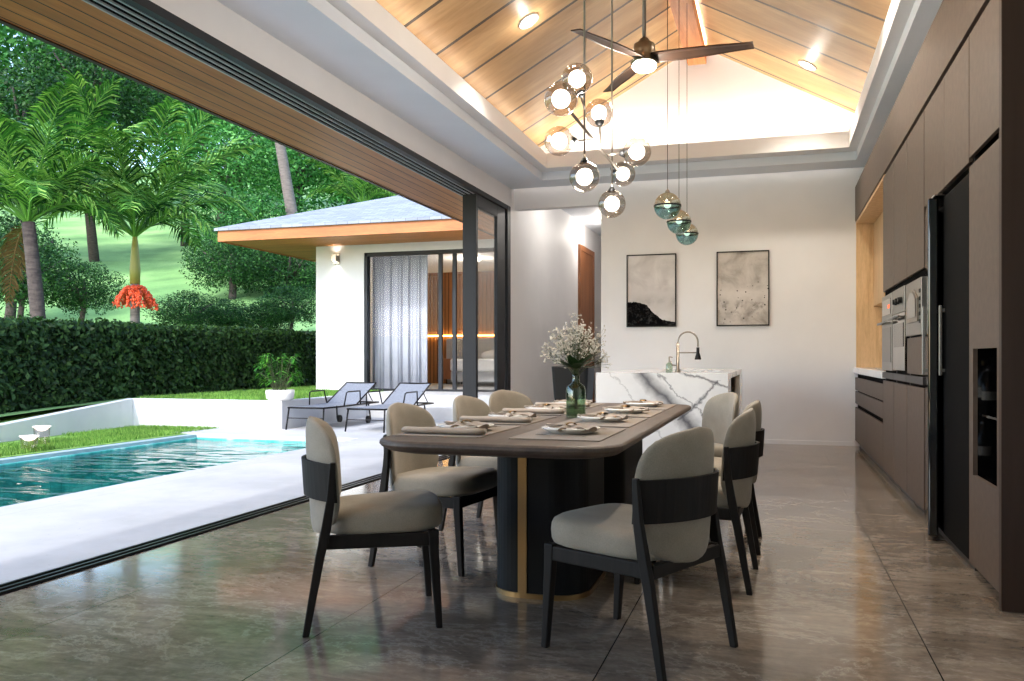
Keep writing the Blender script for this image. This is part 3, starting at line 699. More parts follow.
def mk_napkin():
    m = MB(); rnd = random.Random(3)
    def fn(i, j):
        x = (i-.5)*.15; y = (j-.5)*.12
        tw = 1-.62*math.exp(-(x/.018)**2)
        z = .006+.016*abs(math.sin(y*70+x*18))*tw+.012*math.exp(-(x/.02)**2)+.006*noise.noise((x*40,y*40,0))
        return (x+.01*math.sin(y*60), y*tw, max(.001,z))
    m.grid(fn, 30, 24); n = len(m.v); m.grid(lambda i,j:(fn(i,j)[0],fn(i,j)[1],0), 30, 24)
    W = 31; edge = list(range(W))+[j*W+30 for j in range(1,25)]+[24*W+i for i in range(29,-1,-1)]+[j*W for j in range(23,0,-1)]
    for a_, b_ in zip(edge, edge[1:]+edge[:1]): m.f.append((a_,b_,n+b_,n+a_))
    t = thing('napkin','','napkin',group='gathered taupe napkins'); t.scale = (1.4,1.35,.8)
    m.build('cloth', LINEN, t, smooth=True)
    MB().lathe([(.015,-.012),(.018,-.012),(.018,.012),(.015,.012)],18,cap=False).xf(Matrix.Translation((0,0,.019)) @ Matrix.Rotation(PI/2,4,'Y')).build('napkin_ring', BRASS, t, smooth=True)
    return t
def mk_fork():
    m = MB().loops([[(x-w,y,z),(x+w,y,z),(x+w,y,z+.003),(x-w,y,z+.003)] for x,y,z,w in ((0,-.10,.001,.006),(0,-.05,.003,.004),(0,.03,.006,.004),(0,.045,.004,.011),(0,.06,.003,.012))])
    for q in range(4): m.box(-.0115+.0062*q,.06,.003,-.008+.0062*q,.10,.006)
    return tag(m.build('fork', CHROME),'','fork','silver forks')
def mk_knife():
    m = MB().loops([[(-w,y,0.001),(w2,y,0.001),(w2,y,.004),(-w,y,.004)] for y,w,w2 in ((-.11,.006,.006),(-.03,.005,.005),(-.02,.004,.008),(.08,.004,.009),(.11,.004,.002))])
    return tag(m.build('table_knife', CHROME),'','knife','silver table knives')
def mk_roll():
    m = MB(); rings = []
    for k in range(13):
        y = -.17+.34*k/12; s = 1+.05*math.sin(k*1.7)
        rings.append([(.036*s*math.cos(a)*(1+.06*math.sin(3*a+k)), y, .0135+.0125*math.sin(a)*s) for a in [2*PI*q/16 for q in range(16)]])
    m.loops(rings); return tag(m.build('folded_napkin', LINEN, smooth=True),'','napkin','folded napkins laid in front of the pool side plates')
ys = (3.36,4.02,4.68,5.34)
for side in (-1,1):
    sn = 'pool side' if side < 0 else 'kitchen side'
    for i, y in enumerate(ys):
        xm = -1.27 if side < 0 else -.795; rz = -PI/2 if side < 0 else PI/2
        lab = f'on the {sn} of the table, setting {rank(i)}'
        item('mat', mk_mat, (xm,y,TZ), rz, 'beige placemat '+lab)
        xp = xm+(.02 if side < 0 else 0); z = TZ+.0045
        item('plate', mk_plate, (xp,y,z), 0, 'white dinner plate '+lab)
        item('side', mk_side, (xp,y,z+.0065), 0, 'small white plate stacked '+lab)
        item('nap', mk_napkin, (xp,y,z+.0145), rz+.5+.3*i, 'gathered napkin with ring '+lab)
        item('fork', mk_fork, (xm,y+(.165 if side < 0 else -.165),z), rz, 'silver fork '+lab)
        item('knife', mk_knife, (xm,y+.20,z), rz, 'silver table knife '+lab)
        if side < 0:
            item('roll', mk_roll, (xm,y-.20,z), PI/2, 'folded napkin '+lab)
# vase & bouquet
t = thing('glass_vase','dark green glass bottle vase in the middle of the dining table','vase',(-.99,4.30,TZ))
t.scale = (.86,.86,.86)
MB().lathe([(.001,.004),(.054,.0),(.060,.008),(.060,.165),(.052,.19),(.023,.212),(.021,.245),(.024,.262),(.021,.262),(.018,.245),(.020,.214),(.048,.188),(.056,.163),(.056,.012),(.001,.012)],32).build('bottle', GREENG, t, smooth=True)
MB().lathe([(.001,.014),(.0545,.014),(.0545,.075),(.001,.075)],24).build('vase_water', thin_glass('vase_water',(.72,.82,.70,1),.4,1.33), t, smooth=True)
t = thing('flower_bouquet','bouquet of tiny white blossoms and dark leaves in the green vase','flowers',(-.99,4.30,TZ+.025))
t.scale = (.9,.9,.9)
rnd = random.Random(11); stems = MB(); bl = MB()
tips = []
for k in range(60):
    a = rnd.uniform(0,2*PI); rr = rnd.uniform(.02,.185); hx, hy = rr*math.cos(a), rr*math.sin(a); hz = rnd.uniform(.36,.52)-rr*.5
    base = (rnd.uniform(-.008,.008), rnd.uniform(-.008,.008), .20); mid = (hx*.35,hy*.35,.20+(hz-.2)*.6)
    stems.tube([(base[0],base[1],.02),base,mid,(hx,hy,hz)],.0012,4)
    for q in range(10):
        e = (hx+rnd.gauss(0,.026),hy+rnd.gauss(0,.026),hz+rnd.gauss(.012,.026)); stems.tube([mid if q < 2 else (hx*.8,hy*.8,hz*.92), e],.0006,3); tips.append(e)
for e in tips:
    for q in range(2):
        r = rnd.uniform(.004,.0065); c = (e[0]+rnd.gauss(0,.006),e[1]+rnd.gauss(0,.006),e[2]+rnd.gauss(0,.006))
        bl.add([(c[0]-r,c[1],c[2]),(c[0]+r,c[1],c[2]),(c[0],c[1]-r,c[2]),(c[0],c[1]+r,c[2]),(c[0],c[1],c[2]-r),(c[0],c[1],c[2]+r)],[(0,2,5),(2,1,5),(1,3,5),(3,0,5),(2,0,4),(1,2,4),(3,1,4),(0,3,4)])
stems.build('stems', STEMG, t); bl.build('blossoms', BLOSSOM, t)['kind'] = 'stuff'
def leafshape(m, base, d, L, w, droop=.3, fold=.15):
    d = Vector(d).normalized(); b = Vector(base); side = d.cross(Vector((0,0,1)))
    side = side.normalized() if side.length > .01 else Vector((1,0,0)); up = side.cross(d)
    pts = []
    for k in range(6):
        s = k/5; c = b+d*L*s+Vector((0,0,-droop*L*s*s)); ww = w*math.sin(PI*min(.98,s*.9+.08))**.8
        pts += [c-side*ww+up*ww*fold, c, c+side*ww+up*ww*fold]
    m.add(pts, [(3*k+q,3*k+q+1,3*k+q+4,3*k+q+3) for k in range(5) for q in (0,1)])
for k in range(20):
    a = k*2*PI/20*1.62; m = MB(); e = rnd.uniform(.1,1.0)
    leafshape(m,(0,0,.25),(math.cos(a),math.sin(a),e*.9+.05),rnd.uniform(.14,.19),.030,.12)
    m.build('leaf', BOUQL, t, smooth=True)

# ------------------------------------------------------------------ CHANDELIER, PENDANTS, FAN, DOWNLIGHTS
def W3(px, py, w): x, y = at(px, w); return Vector((x, y, zof(py, w)))
def slope_z(x): return RZ-RM*abs(x-RX)
top = W3(597,150,4.6)
t = thing('chandelier','branching chrome chandelier with eight glowing smoked glass globes','chandelier',tuple(top)); O = top
A0 = W3(584.5,129,4.40); B0 = W3(612,163,4.85)
d = (B0-A0)
fr = MB(); fr.tube([A0-d*.42-O, B0+d*.30-O],.0075,8); fr.build('diagonal_arm', NICKEL, t, smooth=True)
for p, g in ((A0,(584,177,4.37)),(B0,(612,204,4.87))):
    zc = slope_z(p.x)
    MB().tube([(p.x-O.x,p.y-O.y,zc-O.z-.01),(p.x-O.x,p.y-O.y,zof(g[1],g[2])-O.z+.08)],.0055,8).build('suspension_rod', NICKEL, t, smooth=True)
    MB().lathe([(.001,-.05),(.055,-.05),(.055,.0),(.001,.0)],20,(p.x-O.x,p.y-O.y,zc-O.z)).build('ceiling_rose', NICKEL, t, smooth=True)
GL = [(577,79,4.30,None),(561,99,3.95,None),(599,113,4.80,(601,148)),(559,141,4.53,(593,140)),(584,177,None,None),(637,152,4.72,(606,155)),(623,174,5.0,None),(612,204,None,None)]
for i, (px, py, w, att) in enumerate(GL):
    if w is None:
        p = A0 if i == 4 else B0; c = Vector((p.x,p.y,zof(py,4.40 if i == 4 else 4.85))); stem0 = c+Vector((0,0,.12))
    else:
        c = W3(px,py,w)
        if att: 
            wa = 4.40+(att[0]-584.5)/(612-584.5)*.45; stem0 = W3(att[0],att[1],wa)
        elif i == 0: stem0 = A0+Vector((0,0,.10))
        elif i == 1: stem0 = A0-d*.42
        else: stem0 = B0+d*.30
    R = .079 if i != 6 else .073
    dirv = (stem0-c).normalized(); attach = c+dirv*R*.96
    arm = MB().tube([stem0-O, attach-O],.006,8).build('branch', NICKEL, t, smooth=True)
    q = Vector((0,0,1)).rotation_difference(dirv).to_matrix().to_4x4()
    MB().lathe([(.001,R*.84),(.026,R*.88),(.020,R*1.06),(.010,R*1.25),(.001,R*1.25)],18).xf(Matrix.Translation(c-O) @ q).build('socket', BLACKM, arm, smooth=True)
    gl = MB().ball(c-O,R,28,18).build('glass_globe', SMOKE, t, smooth=True)
    MB().ball(c-O,R*.56,20,12).build('bulb', BULB, gl, smooth=True)
# teal pendants
for i, (px, py, w, lab) in enumerate(((667.5,206,6.95,'teal glass ball pendant hanging highest over the island, nearest the table'),(679,222,7.75,'teal glass ball pendant hanging between the other two over the island'),(687,234,8.45,'teal glass ball pendant hanging lowest over the island'))):
    c = W3(px,py,w); R = .111
    if i == 0:
        t = thing('pendant_lamp', lab, 'pendant lamp', tuple(c), 0, 'teal glass pendants over the island')
        # open seam between the two halves
        MB().lathe([(R*math.cos(a),R*math.sin(a)) for a in [-PI/2*.99+q*(PI/2*.99+.03)/12 for q in range(13)]],28,cap=False).build('teal_lower_glass', TEALG, t, smooth=True)
        MB().lathe([(R*math.cos(a),R*math.sin(a)) for a in [.06+q*(PI/2*.93-.06)/10 for q in range(11)]],28,cap=False).build('gold_upper_glass', thin_glass('pale_gold_glass',(.86,.82,.68,1),1.0,1.7,.05,.22), t, smooth=True)
        MB().lathe([(R*1.015,-.006),(R*1.02,0),(R*1.015,.008),(R*.97,.008),(R*.97,-.006)],28,cap=False).build('rim_band', BLACKM, t, smooth=True)
        MB().lathe([(.001,R*.97),(.022,R*.97),(.018,R*1.12),(.006,R*1.25),(.001,R*1.25)],16).build('cap', NICKEL, t, smooth=True)
        MB().ball((0,0,.01),.03,14,8).build('bulb', emit('pendant_bulb',(1,.9,.75,1),1.5), t, smooth=True)
        p0 = t
    else: t = copy_tree(p0, tuple(c), 0, lab)
    zc = slope_z(c.x)-c.z
    if i == 0:
        MB().tube([(0,0,R*1.2),(0,0,2.4)],.0028,6).build('cord', BLACKM, t)
    for k in kids(t):
        if k.name.startswith('cord'):
            k.data = k.data.copy()
            for vv in k.data.vertices:
                if vv.co.z > 1: vv.co.z = zc
# fan
t = thing('ceiling_fan','three-bladed dark wooden ceiling fan with a bright lamp hanging from the ridge','fan',(RX,6.1,3.20))
MB().tube([(0,0,.12),(0,0,1.40)],.014,10).build('downrod', NICKEL, t, smooth=True)
MB().lathe([(.001,1.36),(.06,1.36),(.05,1.405),(.001,1.405)],18).build('canopy', NICKEL, t, smooth=True)
MB().lathe([(.001,.16),(.03,.16),(.045,.135),(.075,.12),(.082,.06),(.080,.0),(.10,-.01),(.001,-.01)][::-1],24).build('motor_housing', NICKEL, t, smooth=True)
MB().ball((0,0,-.035),(.088,.088,.045),24,10).build('lamp', FANL, t, smooth=True)
FANA = (-5,-119,119)
for k in range(3):
    def fn(i, j):
        r = .06+.70*i; w = (.055+.02*math.sin(PI*min(1,i*1.2)))*(1-.22*i); y = (j-.5)*2*w+.02*i
        return (r, y, .012-.035*(j-.5)*(1-i*.6))
    m = MB().grid(fn,14,4); n = len(m.v); m.grid(lambda i,j:(fn(i,j)[0],fn(i,j)[1],fn(i,j)[2]+.009),14,4)
    Wd = 15; edge = list(range(Wd))+[j*Wd+14 for j in range(1,5)]+[4*Wd+i for i in range(13,-1,-1)]+[j*Wd for j in range(3,0,-1)]
    for a_, b_ in zip(edge, edge[1:]+edge[:1]): m.f.append((a_,b_,n+b_,n+a_))
    m.xf(Matrix.Rotation(math.radians(FANA[k]),4,'Z')).build('blade', wood('fan_blade_wood',S(42,27,18),S(64,42,28),(2,2,2),2,.4) if k == 0 else bpy.data.materials['fan_blade_wood'], t, smooth=True)
def spot(loc, power, col=(1,.92,.80), size=1.9, rad=.05, dirv=(0,0,-1), blend=.6):
    l = bpy.data.lights.new('spot','SPOT'); l.energy = power; l.color = col; l.spot_size = size; l.spot_blend = blend; l.shadow_soft_size = rad
    o = bpy.data.objects.new('spot_light', l); COL.objects.link(o); o.location = loc
    o.rotation_euler = Vector(dirv).to_track_quat('-Z','Y').to_euler(); return o
def point(loc, power, col=(1,.92,.82), rad=.08):
    l = bpy.data.lights.new('lamp','POINT'); l.energy = power; l.color = col; l.shadow_soft_size = rad
    o = bpy.data.objects.new('lamp_light', l); COL.objects.link(o); o.location = loc; return o
def downlight(x, y, lab, power=95):
    z = slope_z(x); s = 1 if x > RX else -1; ang = math.atan(RM)*s
    t = thing('downlight', lab, 'ceiling light', (x,y,z-.002)); t.rotation_euler = (0,ang,0)
    MB().lathe([(.085,-.012),(.102,-.012),(.105,.0),(.085,.0)],28,cap=False).build('trim_ring', CERAMIC, t, smooth=True)
    MB().lathe([(.001,-.006),(.085,-.006),(.085,-.001),(.001,-.001)],28).build('lens', DOWN, t)
    spot((x-math.sin(ang)*.06,y,z-.06), power)
    point((x-math.sin(ang)*.12,y,z-.10), 5, rad=.04); return t
downlight(-2.16,7.45,'glowing downlight in the wooden ceiling on the pool side, in the upper planks')
downlight(.33,9.5,'glowing downlight in the wooden ceiling on the kitchen side, near the gable')
for x, y in ((.33,6.6),(.33,3.6),(-2.16,4.2)):  # unseen extra downlights, put in for their light on the room
    downlight(x,y,'plain downlight added to the wooden ceiling out of view for extra light')['group'] = 'downlights added overhead'
t = thing('recessed_spotlight','small white recessed spotlight in the corridor ceiling','ceiling light',(-2.99,14.84,3.52))
MB().lathe([(.03,-.014),(.06,-.012),(.065,.0),(.03,.0)],24,cap=False).build('trim_ring', CERAMIC, t, smooth=True); MB().lathe([(.001,-.008),(.032,-.008),(.032,-.002),(.001,-.002)],20).build('lens', LED_S, t)
point((-2.94,14.84,3.30), 26, rad=.06)
t = copy_tree(t, (-2.7,12.2,3.52), 0, 'recessed spotlight added to brighten the corridor just behind the wall opening'); point((-2.68,12.2,3.30), 16, rad=.06)  # extra spotlight put in as the fixture of a corridor fill light

# ------------------------------------------------------------------ OUTDOORS: deck, pool, lawn
dk = MB().box(-5.27,-4,-.30,XL-.001,15.0,-.001); dk.box(-8.25,10.07,-.30,-5.27,10.5,0); dk.box(-7.0,10.5,-.30,-5.27,15,0); dk.box(-8.25,10.5,-.3,-7.0,10.98,0)
struct(dk.build('floor_deck', DECK))
pb = MB().box(-7.75,1.5,-1.35,-5.27,10.07,-1.30); pb.box(-7.80,1.5,-1.35,-7.75,10.07,-.06); pb.box(-7.75,10.02,-1.3,-5.27,10.07,-.06); pb.box(-7.8,1.45,-1.35,-5.27,1.5,-.02)
struct(pb.build('floor_pool_basin', PTILE))
struct(MB().box(-7.95,1.4,-.30,-7.80,10.5,-.02).build('trim_pool_kerb', mat('bluish_kerb', S(150,170,178), .6)))
w = MB().grid(lambda i,j:(-7.75+2.48*i,1.5+8.52*j,-.075),1,1).build('pool_water', WATER); tag(w,'rippled turquoise water of the swimming pool beside the pale deck','water',kind='stuff')
lw = MB().box(-9.75,-4,-.3,-7.95,10.98,-.012)
struct(lw.build('floor_lawn', LAWN))
g = MB(); rnd = random.Random(5)
def blades(m, x0, x1, y0, y1, z, n, h=.05, w=.006, zf=None):
    for _ in range(n):
        x, y = rnd.uniform(x0,x1), rnd.uniform(y0,y1); zz = zf(x,y) if zf else z; a = rnd.uniform(0,PI); hh = h*rnd.uniform(.6,1.2); dx, dy = w*math.cos(a), w*math.sin(a); lx, ly = rnd.gauss(0,.015), rnd.gauss(0,.015)
        m.add([(x-dx,y-dy,zz),(x+dx,y+dy,zz),(x+lx,y+ly,zz+hh)],[(0,1,2)])
blades(g,-9.0,-8.02,6.6,10.9,-.012,12000); blades(g,-9.42,-9.0,9.3,10.9,-.012,1800)
blades(g,-9.9,-7.26,11.2,14.9,.41,9000); blades(g,-10.0,-8.82,14.9,19,.41,4000)
tag(g.build('grass', GRASSB),'short bright green grass beside the pool and on the raised lawn','grass',kind='stuff')
# retaining wall: straight stretch, and the sloping stretch toward the camera
rw = MB().box(-9.72,10.98,-.3,-7.0,11.12,.42); rw.box(-7.14,11.12,-.3,-7.0,15.0,.42)
struct(rw.build('wall_terrace', EXTW))
rs = MB(); P4 = [(-9.70,11.05),(-9.86,11.05),(-9.30,6.0),(-9.14,6.0)]
rs.add([(x,y,-.3) for x,y in P4]+[(P4[0][0],P4[0][1],.42),(P4[1][0],P4[1][1],.42),(P4[2][0],P4[2][1],.02),(P4[3][0],P4[3][1],.02)],[(0,1,2,3),(7,6,5,4),(0,4,5,1),(1,5,6,2),(2,6,7,3),(3,7,4,0)])
struct(rs.build('wall_garden_ramp', EXTW))
struct(MB().box(-11.5,11.12,-.3,-7.14,15,.41).box(-11.5,15,-.3,-8.79,22,.41).build('floor_raised_lawn', LAWN))
struct(MB().box(-7.0,13.7,-.3,-3.67,15.0,.42).box(-6.2,13.35,-.3,-4.2,13.7,.21).build('floor_terrace', DECK))
def hz(x, y):
    d = -.297*x+.955*y; base = .12+.3*min(1,max(0,(y-6)/5))
    return base+.27*max(0,d-20)+.5*noise.noise((x*.08,y*.08,.3))*min(1,max(0,(d-20)/10))
hm = MB().grid(lambda i,j:(-95+85.2*i,-20+130*j,hz(-95+85.2*i,-20+130*j)),60,70)
hm.grid(lambda i,j:(-9.8+60*i,22+88*j,hz(-9.8+60*i,22+88*j)),30,40)
struct(hm.build('floor_hillside', HILL, smooth=True))
vg = MB(); rows = [(11.1,-9.84,.39),(8.5,-9.56,.19),(6,-9.28,-.01),(2,-9.0,-.1)]
vg.add([p for y,x,z in rows for p in ((x,y,z),(-10.6,y,z))],[(2*k,2*k+1,2*k+3,2*k+2) for k in range(3)])
struct(vg.build('floor_verge', LAWN))

# planter with bamboo palm
t = thing('potted_palm','bushy green palm in a low white bowl at the lawn corner','potted plant',(-7.12,11.12,.4215))
MB().lathe([(.001,0),(.15,0),(.20,.03),(.215,.12),(.21,.16),(.19,.16),(.18,.12),(.001,.12)],28).build('bowl', CERAMIC, t, smooth=True)
MB().lathe([(.001,.115),(.18,.115),(.18,.13),(.001,.135)],20).build('soil', BARKD, t)
lf = MB(); cn = MB(); rnd = random.Random(21)
for k in range(44):
    a = rnd.uniform(0,2*PI); r0 = rnd.uniform(0,.10); b0 = Vector((r0*math.cos(a),r0*math.sin(a),.13)); lean = rnd.uniform(.02,.27); H = rnd.uniform(.15,.60)
    tip = b0+Vector((lean*math.cos(a),lean*math.sin(a),H)); cn.tube([b0,b0.lerp(tip,.5)+Vector((0,0,.05)),tip],.004,4)
    for q in range(11):
        aa = a+rnd.uniform(-2.0,2.0); leafshape(lf,tip-Vector((0,0,.02*q*.4)),(math.cos(aa),math.sin(aa),rnd.uniform(-.2,.8)),rnd.uniform(.09,.14),.013,.45)
lf.build('foliage', leafmat('bamboo_palm_leaf',[S(36,92,30),S(64,130,44),S(110,168,66)],.45,.3), t); cn.build('stems', STEMG, t)
# lanterns
def lantern(x, y, h, lab):
    t = thing('garden_lantern', lab, 'lantern', (x,y,-.012))
    MB().lathe([(.07,.0),(.085,.05),(.09,h),(.087,h),(.082,.05),(.067,.004)],24,cap=False).build('glass_cylinder', thin_glass('lantern_glass',(.97,.93,.95,1),.8,1.4) if 'lantern_glass' not in bpy.data.materials else bpy.data.materials['lantern_glass'], t, smooth=True)
    MB().lathe([(.001,h-.055),(.05,h-.04),(.10,h+.005),(.104,h+.008),(.096,h+.010),(.001,h+.004)],24).build('dish', LANT, t, smooth=True)
    MB().lathe([(.001,0),(.08,0),(.08,.012),(.001,.012)],20).build('base', BRASS, t)
lantern(-8.50,8.10,.235,'taller glass lantern with a white dish top on the poolside grass'); lantern(-8.18,7.62,.17,'shorter glass lantern with a white dish top on the poolside grass')

# loungers (length along +y, foot at -y)
def make_lounger(lab):
    t = thing('sun_lounger', lab, 'sun lounger', group='grey sling loungers on the deck')
    W, zs, hy, ty = .29, .325, 1.10, 1.76
    sl = MB().grid(lambda i,j:(-W+.02+(2*W-.04)*i, .02+(hy-.02)*j, zs+.012-.02*math.sin(PI*j)*math.sin(PI*i)),6,10); sl.build('sling_seat', SLING, t, smooth=True)
    bz = lambda q: zs+.012+.31*q
    sl = MB().grid(lambda i,j:(-W+.02+(2*W-.04)*i, hy+(ty-hy)*j, bz(j)-.012*math.sin(PI*i)),6,8); sl.build('sling_back', SLING, t, smooth=True)
    f = MB()
    for s in (-1,1): f.tube([(s*W,0,zs),(s*W,.5,zs-.005),(s*W,1.82,zs)],.013,8)
    f.tube([(-W,0,zs),(W,0,zs)],.013,8); f.tube([(-W,1.82,zs),(W,1.82,zs)],.013,8); f.build('frame', BLACKM, t, smooth=True)
    f = MB()
    for s in (-1,1): f.tube([(s*(W-.02),hy,zs+.01),(s*(W-.02),ty,bz(1))],.012,8)
    f.tube([(-W+.02,ty,bz(1)),(W-.02,ty,bz(1))],.012,8); f.tube([(-W+.05,hy+.4,bz(.62)),(-W+.05,hy+.60,zs)],.008,6); f.tube([(W-.05,hy+.4,bz(.62)),(W-.05,hy+.62,zs)],.008,6)
    f.build('back_frame', BLACKM, t, smooth=True)
    for s in (-1,1):
        MB().tube([(s*W,.03,zs),(s*(W+.015),-.03,0)],.013,8).build('leg', BLACKM, t, smooth=True)
        MB().tube([(s*W,1.45,zs),(s*(W+.015),1.50,.06)],.013,8).build('leg', BLACKM, t, smooth=True)
        MB().tube([(s*(W+.01),.62,zs),(s*(W+.03),.66,zs+.20),(s*(W+.03),.72,zs+.215),(s*(W+.03),1.10,zs+.215),(s*(W+.01),1.16,zs)],.011,8).build('armrest', BLACKM, t, smooth=True)
        MB().lathe([(.001,-.02),(.06,-.02),(.06,.02),(.001,.02)],18).xf(Matrix.Translation((s*(W-.03),1.5,.06)) @ Matrix.Rotation(PI/2,4,'Y')).build('wheel', BLACKM, t)
    MB().tube([(-W,.02,.17),(W,.02,.17)],.008,6).build('crossbar', BLACKM, t)
    return t
l0 = make_lounger('grey sling sun lounger with raised back on the deck, nearer the potted palm'); l0.location = (-6.60,10.97,0)
copy_tree(l0,(-5.60,10.93,0),0,'grey sling sun lounger with raised back on the deck, nearer the dining chairs')

# ------------------------------------------------------------------ VILLA
v = thing('guest_villa','white single-storey guest villa with orange wood eaves and hipped grey roof','building',(-6.2,15.0,.42))
ox, oy, oz = 6.2, -15.0, -.42
def vb(m, x0,y0,z0,x1,y1,z1): return m.box(x0+ox,y0+oy,z0+oz,x1+ox,y1+oy,z1+oz)
vx0, vx1, dx0, dx1, dt = -8.78, -3.70, -7.72, -4.55, 3.13
fw = MB(); vb(fw,vx0,15,.42,dx0,15.18,3.4); vb(fw,dx1,15,.42,vx1,15.18,3.4); vb(fw,dx0,15,dt,dx1,15.18,3.4); fw.build('front_wall', EXTW, v)
m = MB(); vb(m,vx0,15.18,.42,vx0+.15,20,3.4); m.build('side_wall', EXTW, v); m = MB(); vb(m,vx1-.15,15.18,.42,vx1,20,3.4); m.build('side_wall', EXTW, v)
m = MB(); vb(m,vx0,19.9,.42,vx1,20.05,3.4); m.build('rear_wall', EXTW, v)
m = MB(); vb(m,vx0+.15,15.18,.38,vx1-.15,19.9,.425); m.build('bedroom_floor', DECK, v)
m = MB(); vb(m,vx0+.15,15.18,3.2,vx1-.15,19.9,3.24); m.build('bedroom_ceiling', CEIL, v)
m = MB(); vb(m,vx0+.15,19.70,.425,vx1-.15,19.78,3.2); m.build('slatted_wall', wood('slat_wall', S(150,98,56), S(180,124,76), (8,8,.5), 2, .5, 0, .10, .022, S(60,36,20)), v)
ex0, ex1, ey0, ey1, ez = -10.11, -3.66, 13.67, 21.3, 3.27
m = MB(); vb(m,ex0+.03,ey0+.03,ez+.02,ex1,15.0,ez+.05); vb(m,ex0+.03,15.0,ez+.02,vx0,ey1,ez+.05); m.build('soffit', VSOFF, v)
m = MB(); vb(m,ex0,ey0,ez,ex1,ey0+.03,ez+.25); m.build('fascia', FASC, v); m = MB(); vb(m,ex0,ey0+.03,ez,ex0+.03,ey1,ez+.25); m.build('fascia', FASC, v)
rh = 3.815*.366; rz0 = ez+.25
m = MB(); r_ = [(ex0-.05,ey0-.05,rz0),(1.0,ey0-.05,rz0),(1.0,ey1,rz0),(ex0-.05,ey1,rz0),(ex0+3.8,ey0+3.8,rz0+3.85*.366),(-2.0,ey0+3.8,rz0+3.85*.366)]
r_ = [(min(x,-3.72) if i in (1,2) else (min(x,-3.72)),y,z) for i,(x,y,z) in enumerate(r_)]
m.add([(x+ox,y+oy,z+oz) for x,y,z in r_]+[(x+ox,y+oy,z+oz-.05) for x,y,z in r_[:4]],[(0,1,5,4),(3,0,4),(2,3,4,5),(1,2,5),(6,9,8,7),(0,6,7,1),(3,9,6,0)])
m.build('roof', ROOF, v)
m = MB(); vb(m,dx0,15.02,.42,dx0+.06,15.16,dt); vb(m,dx1-.06,15.02,.42,dx1,15.16,dt); vb(m,dx0,15.02,dt-.07,dx1,15.16,dt); vb(m,dx0,15.02,.42,dx1,15.16,.46)
fm = m.build('door_frame', FRAME, v)
for x in (-6.13,-5.84,-4.75):
    m = MB(); vb(m,x-.035,15.05,.46,x+.035,15.12,dt-.07); m.build('mullion', FRAME, fm)
m = MB(); vb(m,dx0+.06,15.085,.46,-6.165,15.09,dt-.07); m.build('glass_pane', GLASSV, v)
m = MB(); vb(m,-5.805,15.085,.46,dx1-.06,15.09,dt-.07); m.build('glass_pane', GLASSV, v)
m = MB(); vb(m,-8.5,19.64,1.60,-3.9,19.69,1.63); m.build('amber_led_strip', AMBER, v)
w = thing('wall_light','square two-way wall light glowing on the white villa wall','wall light',(-8.31,15.0,3.03))
MB().box(-.07,-.03,-.11,.07,0,.11).build('backplate', NICKEL, w, bevel=.004); MB().box(-.05,-.14,-.06,.05,-.03,.06).build('housing', NICKEL, w, bevel=.004)
MB().box(-.035,-.125,.061,.035,-.045,.064).box(-.035,-.125,-.064,.035,-.045,-.061).build('lens', emit('wall_light_lens',(1,.92,.8,1),3), w)
spot((-8.31,14.9,3.12), 3, dirv=(0,.25,1)); spot((-8.31,14.9,2.94), 4, dirv=(0,.25,-1))
cu = MB().grid(lambda i,j:(-7.74+1.20*i, 15.42+.016*math.sin(i*2*PI*15)+.014*math.sin(i*57)+.008*math.sin(i*131), .43+2.66*j),176,2).build('curtain', CURT, smooth=True)
tag(cu,'pale pleated curtain drawn behind the villa sliding door','curtain'); sd = cu.modifiers.new('t','SOLIDIFY'); sd.thickness = .004
b = thing('bed','wide bed with white bedding and grey headboard inside the villa','bed',(-5.9,18.55,.426))
MB().box(-1.9,1.0,.0,1.9,1.12,1.12).build('headboard', HEADB, b, bevel=.02); MB().box(-1.0,-1.0,.10,1.0,.98,.34).build('base', HEADB, b, bevel=.02)
MB().prism(rrect(-1.02,-1.04,1.02,.98,.1),.34,.62).build('mattress', BEDW, b, bevel=.05, seg=3)
for x in (-.5,.5): MB().ball((x,.74,.70),(.38,.20,.13),20,10).build('pillow', BEDW, b, smooth=True)
n = thing('nightstand','small wooden nightstand beside the bed in the villa','nightstand',(-7.45,19.2,.426))
MB().box(-.3,-.22,.12,.3,.22,.62).build('body', DOORW, n, bevel=.01); MB().box(-.29,-.235,.36,.29,-.22,.60).build('drawer', DOORW, n)
for x in (-.27,.27):
    for y in (-.19,.19): MB().tube([(x,y,0),(x,y,.12)],.015,8).build('leg', BLACKM, n)
t = thing('added_ceiling_lamp','round white ceiling lamp added to brighten the villa bedroom','ceiling light',(-6.2,17.0,3.2))  # invented fixture for the point light that fills the bedroom
MB().lathe([(.001,-.07),(.16,-.07),(.20,-.04),(.20,0),(.001,0)],28).build('shade', LED_S, t, smooth=True)
point((-6.2,17.0,2.95), 45, (1,.82,.60), .12)

# ------------------------------------------------------------------ PLANTING
def leafcloud(m, rnd, cx, cy, cz, rx, ry, rz, n, size, up=.5):
    for _ in range(n):
        while True:
            p = Vector((rnd.uniform(-1,1),rnd.uniform(-1,1),rnd.uniform(-1,1)))
            if p.length <= 1: break
        r = p.length; p = p.normalized()*r**.5
        c = Vector((cx+p.x*rx,cy+p.y*ry,cz+p.z*rz))
        nrm = (p*.6+Vector((rnd.gauss(0,.6),rnd.gauss(0,.6),rnd.gauss(up,.6)))).normalized()
        a = nrm.orthogonal().normalized(); a = Matrix.Rotation(rnd.uniform(0,2*PI),3,nrm) @ a; b_ = nrm.cross(a)
        s = size*rnd.uniform(.6,1.25); m.add([c-a*s,c-b_*s*.45,c+a*s,c+b_*s*.45],[(0,1,2,3)])
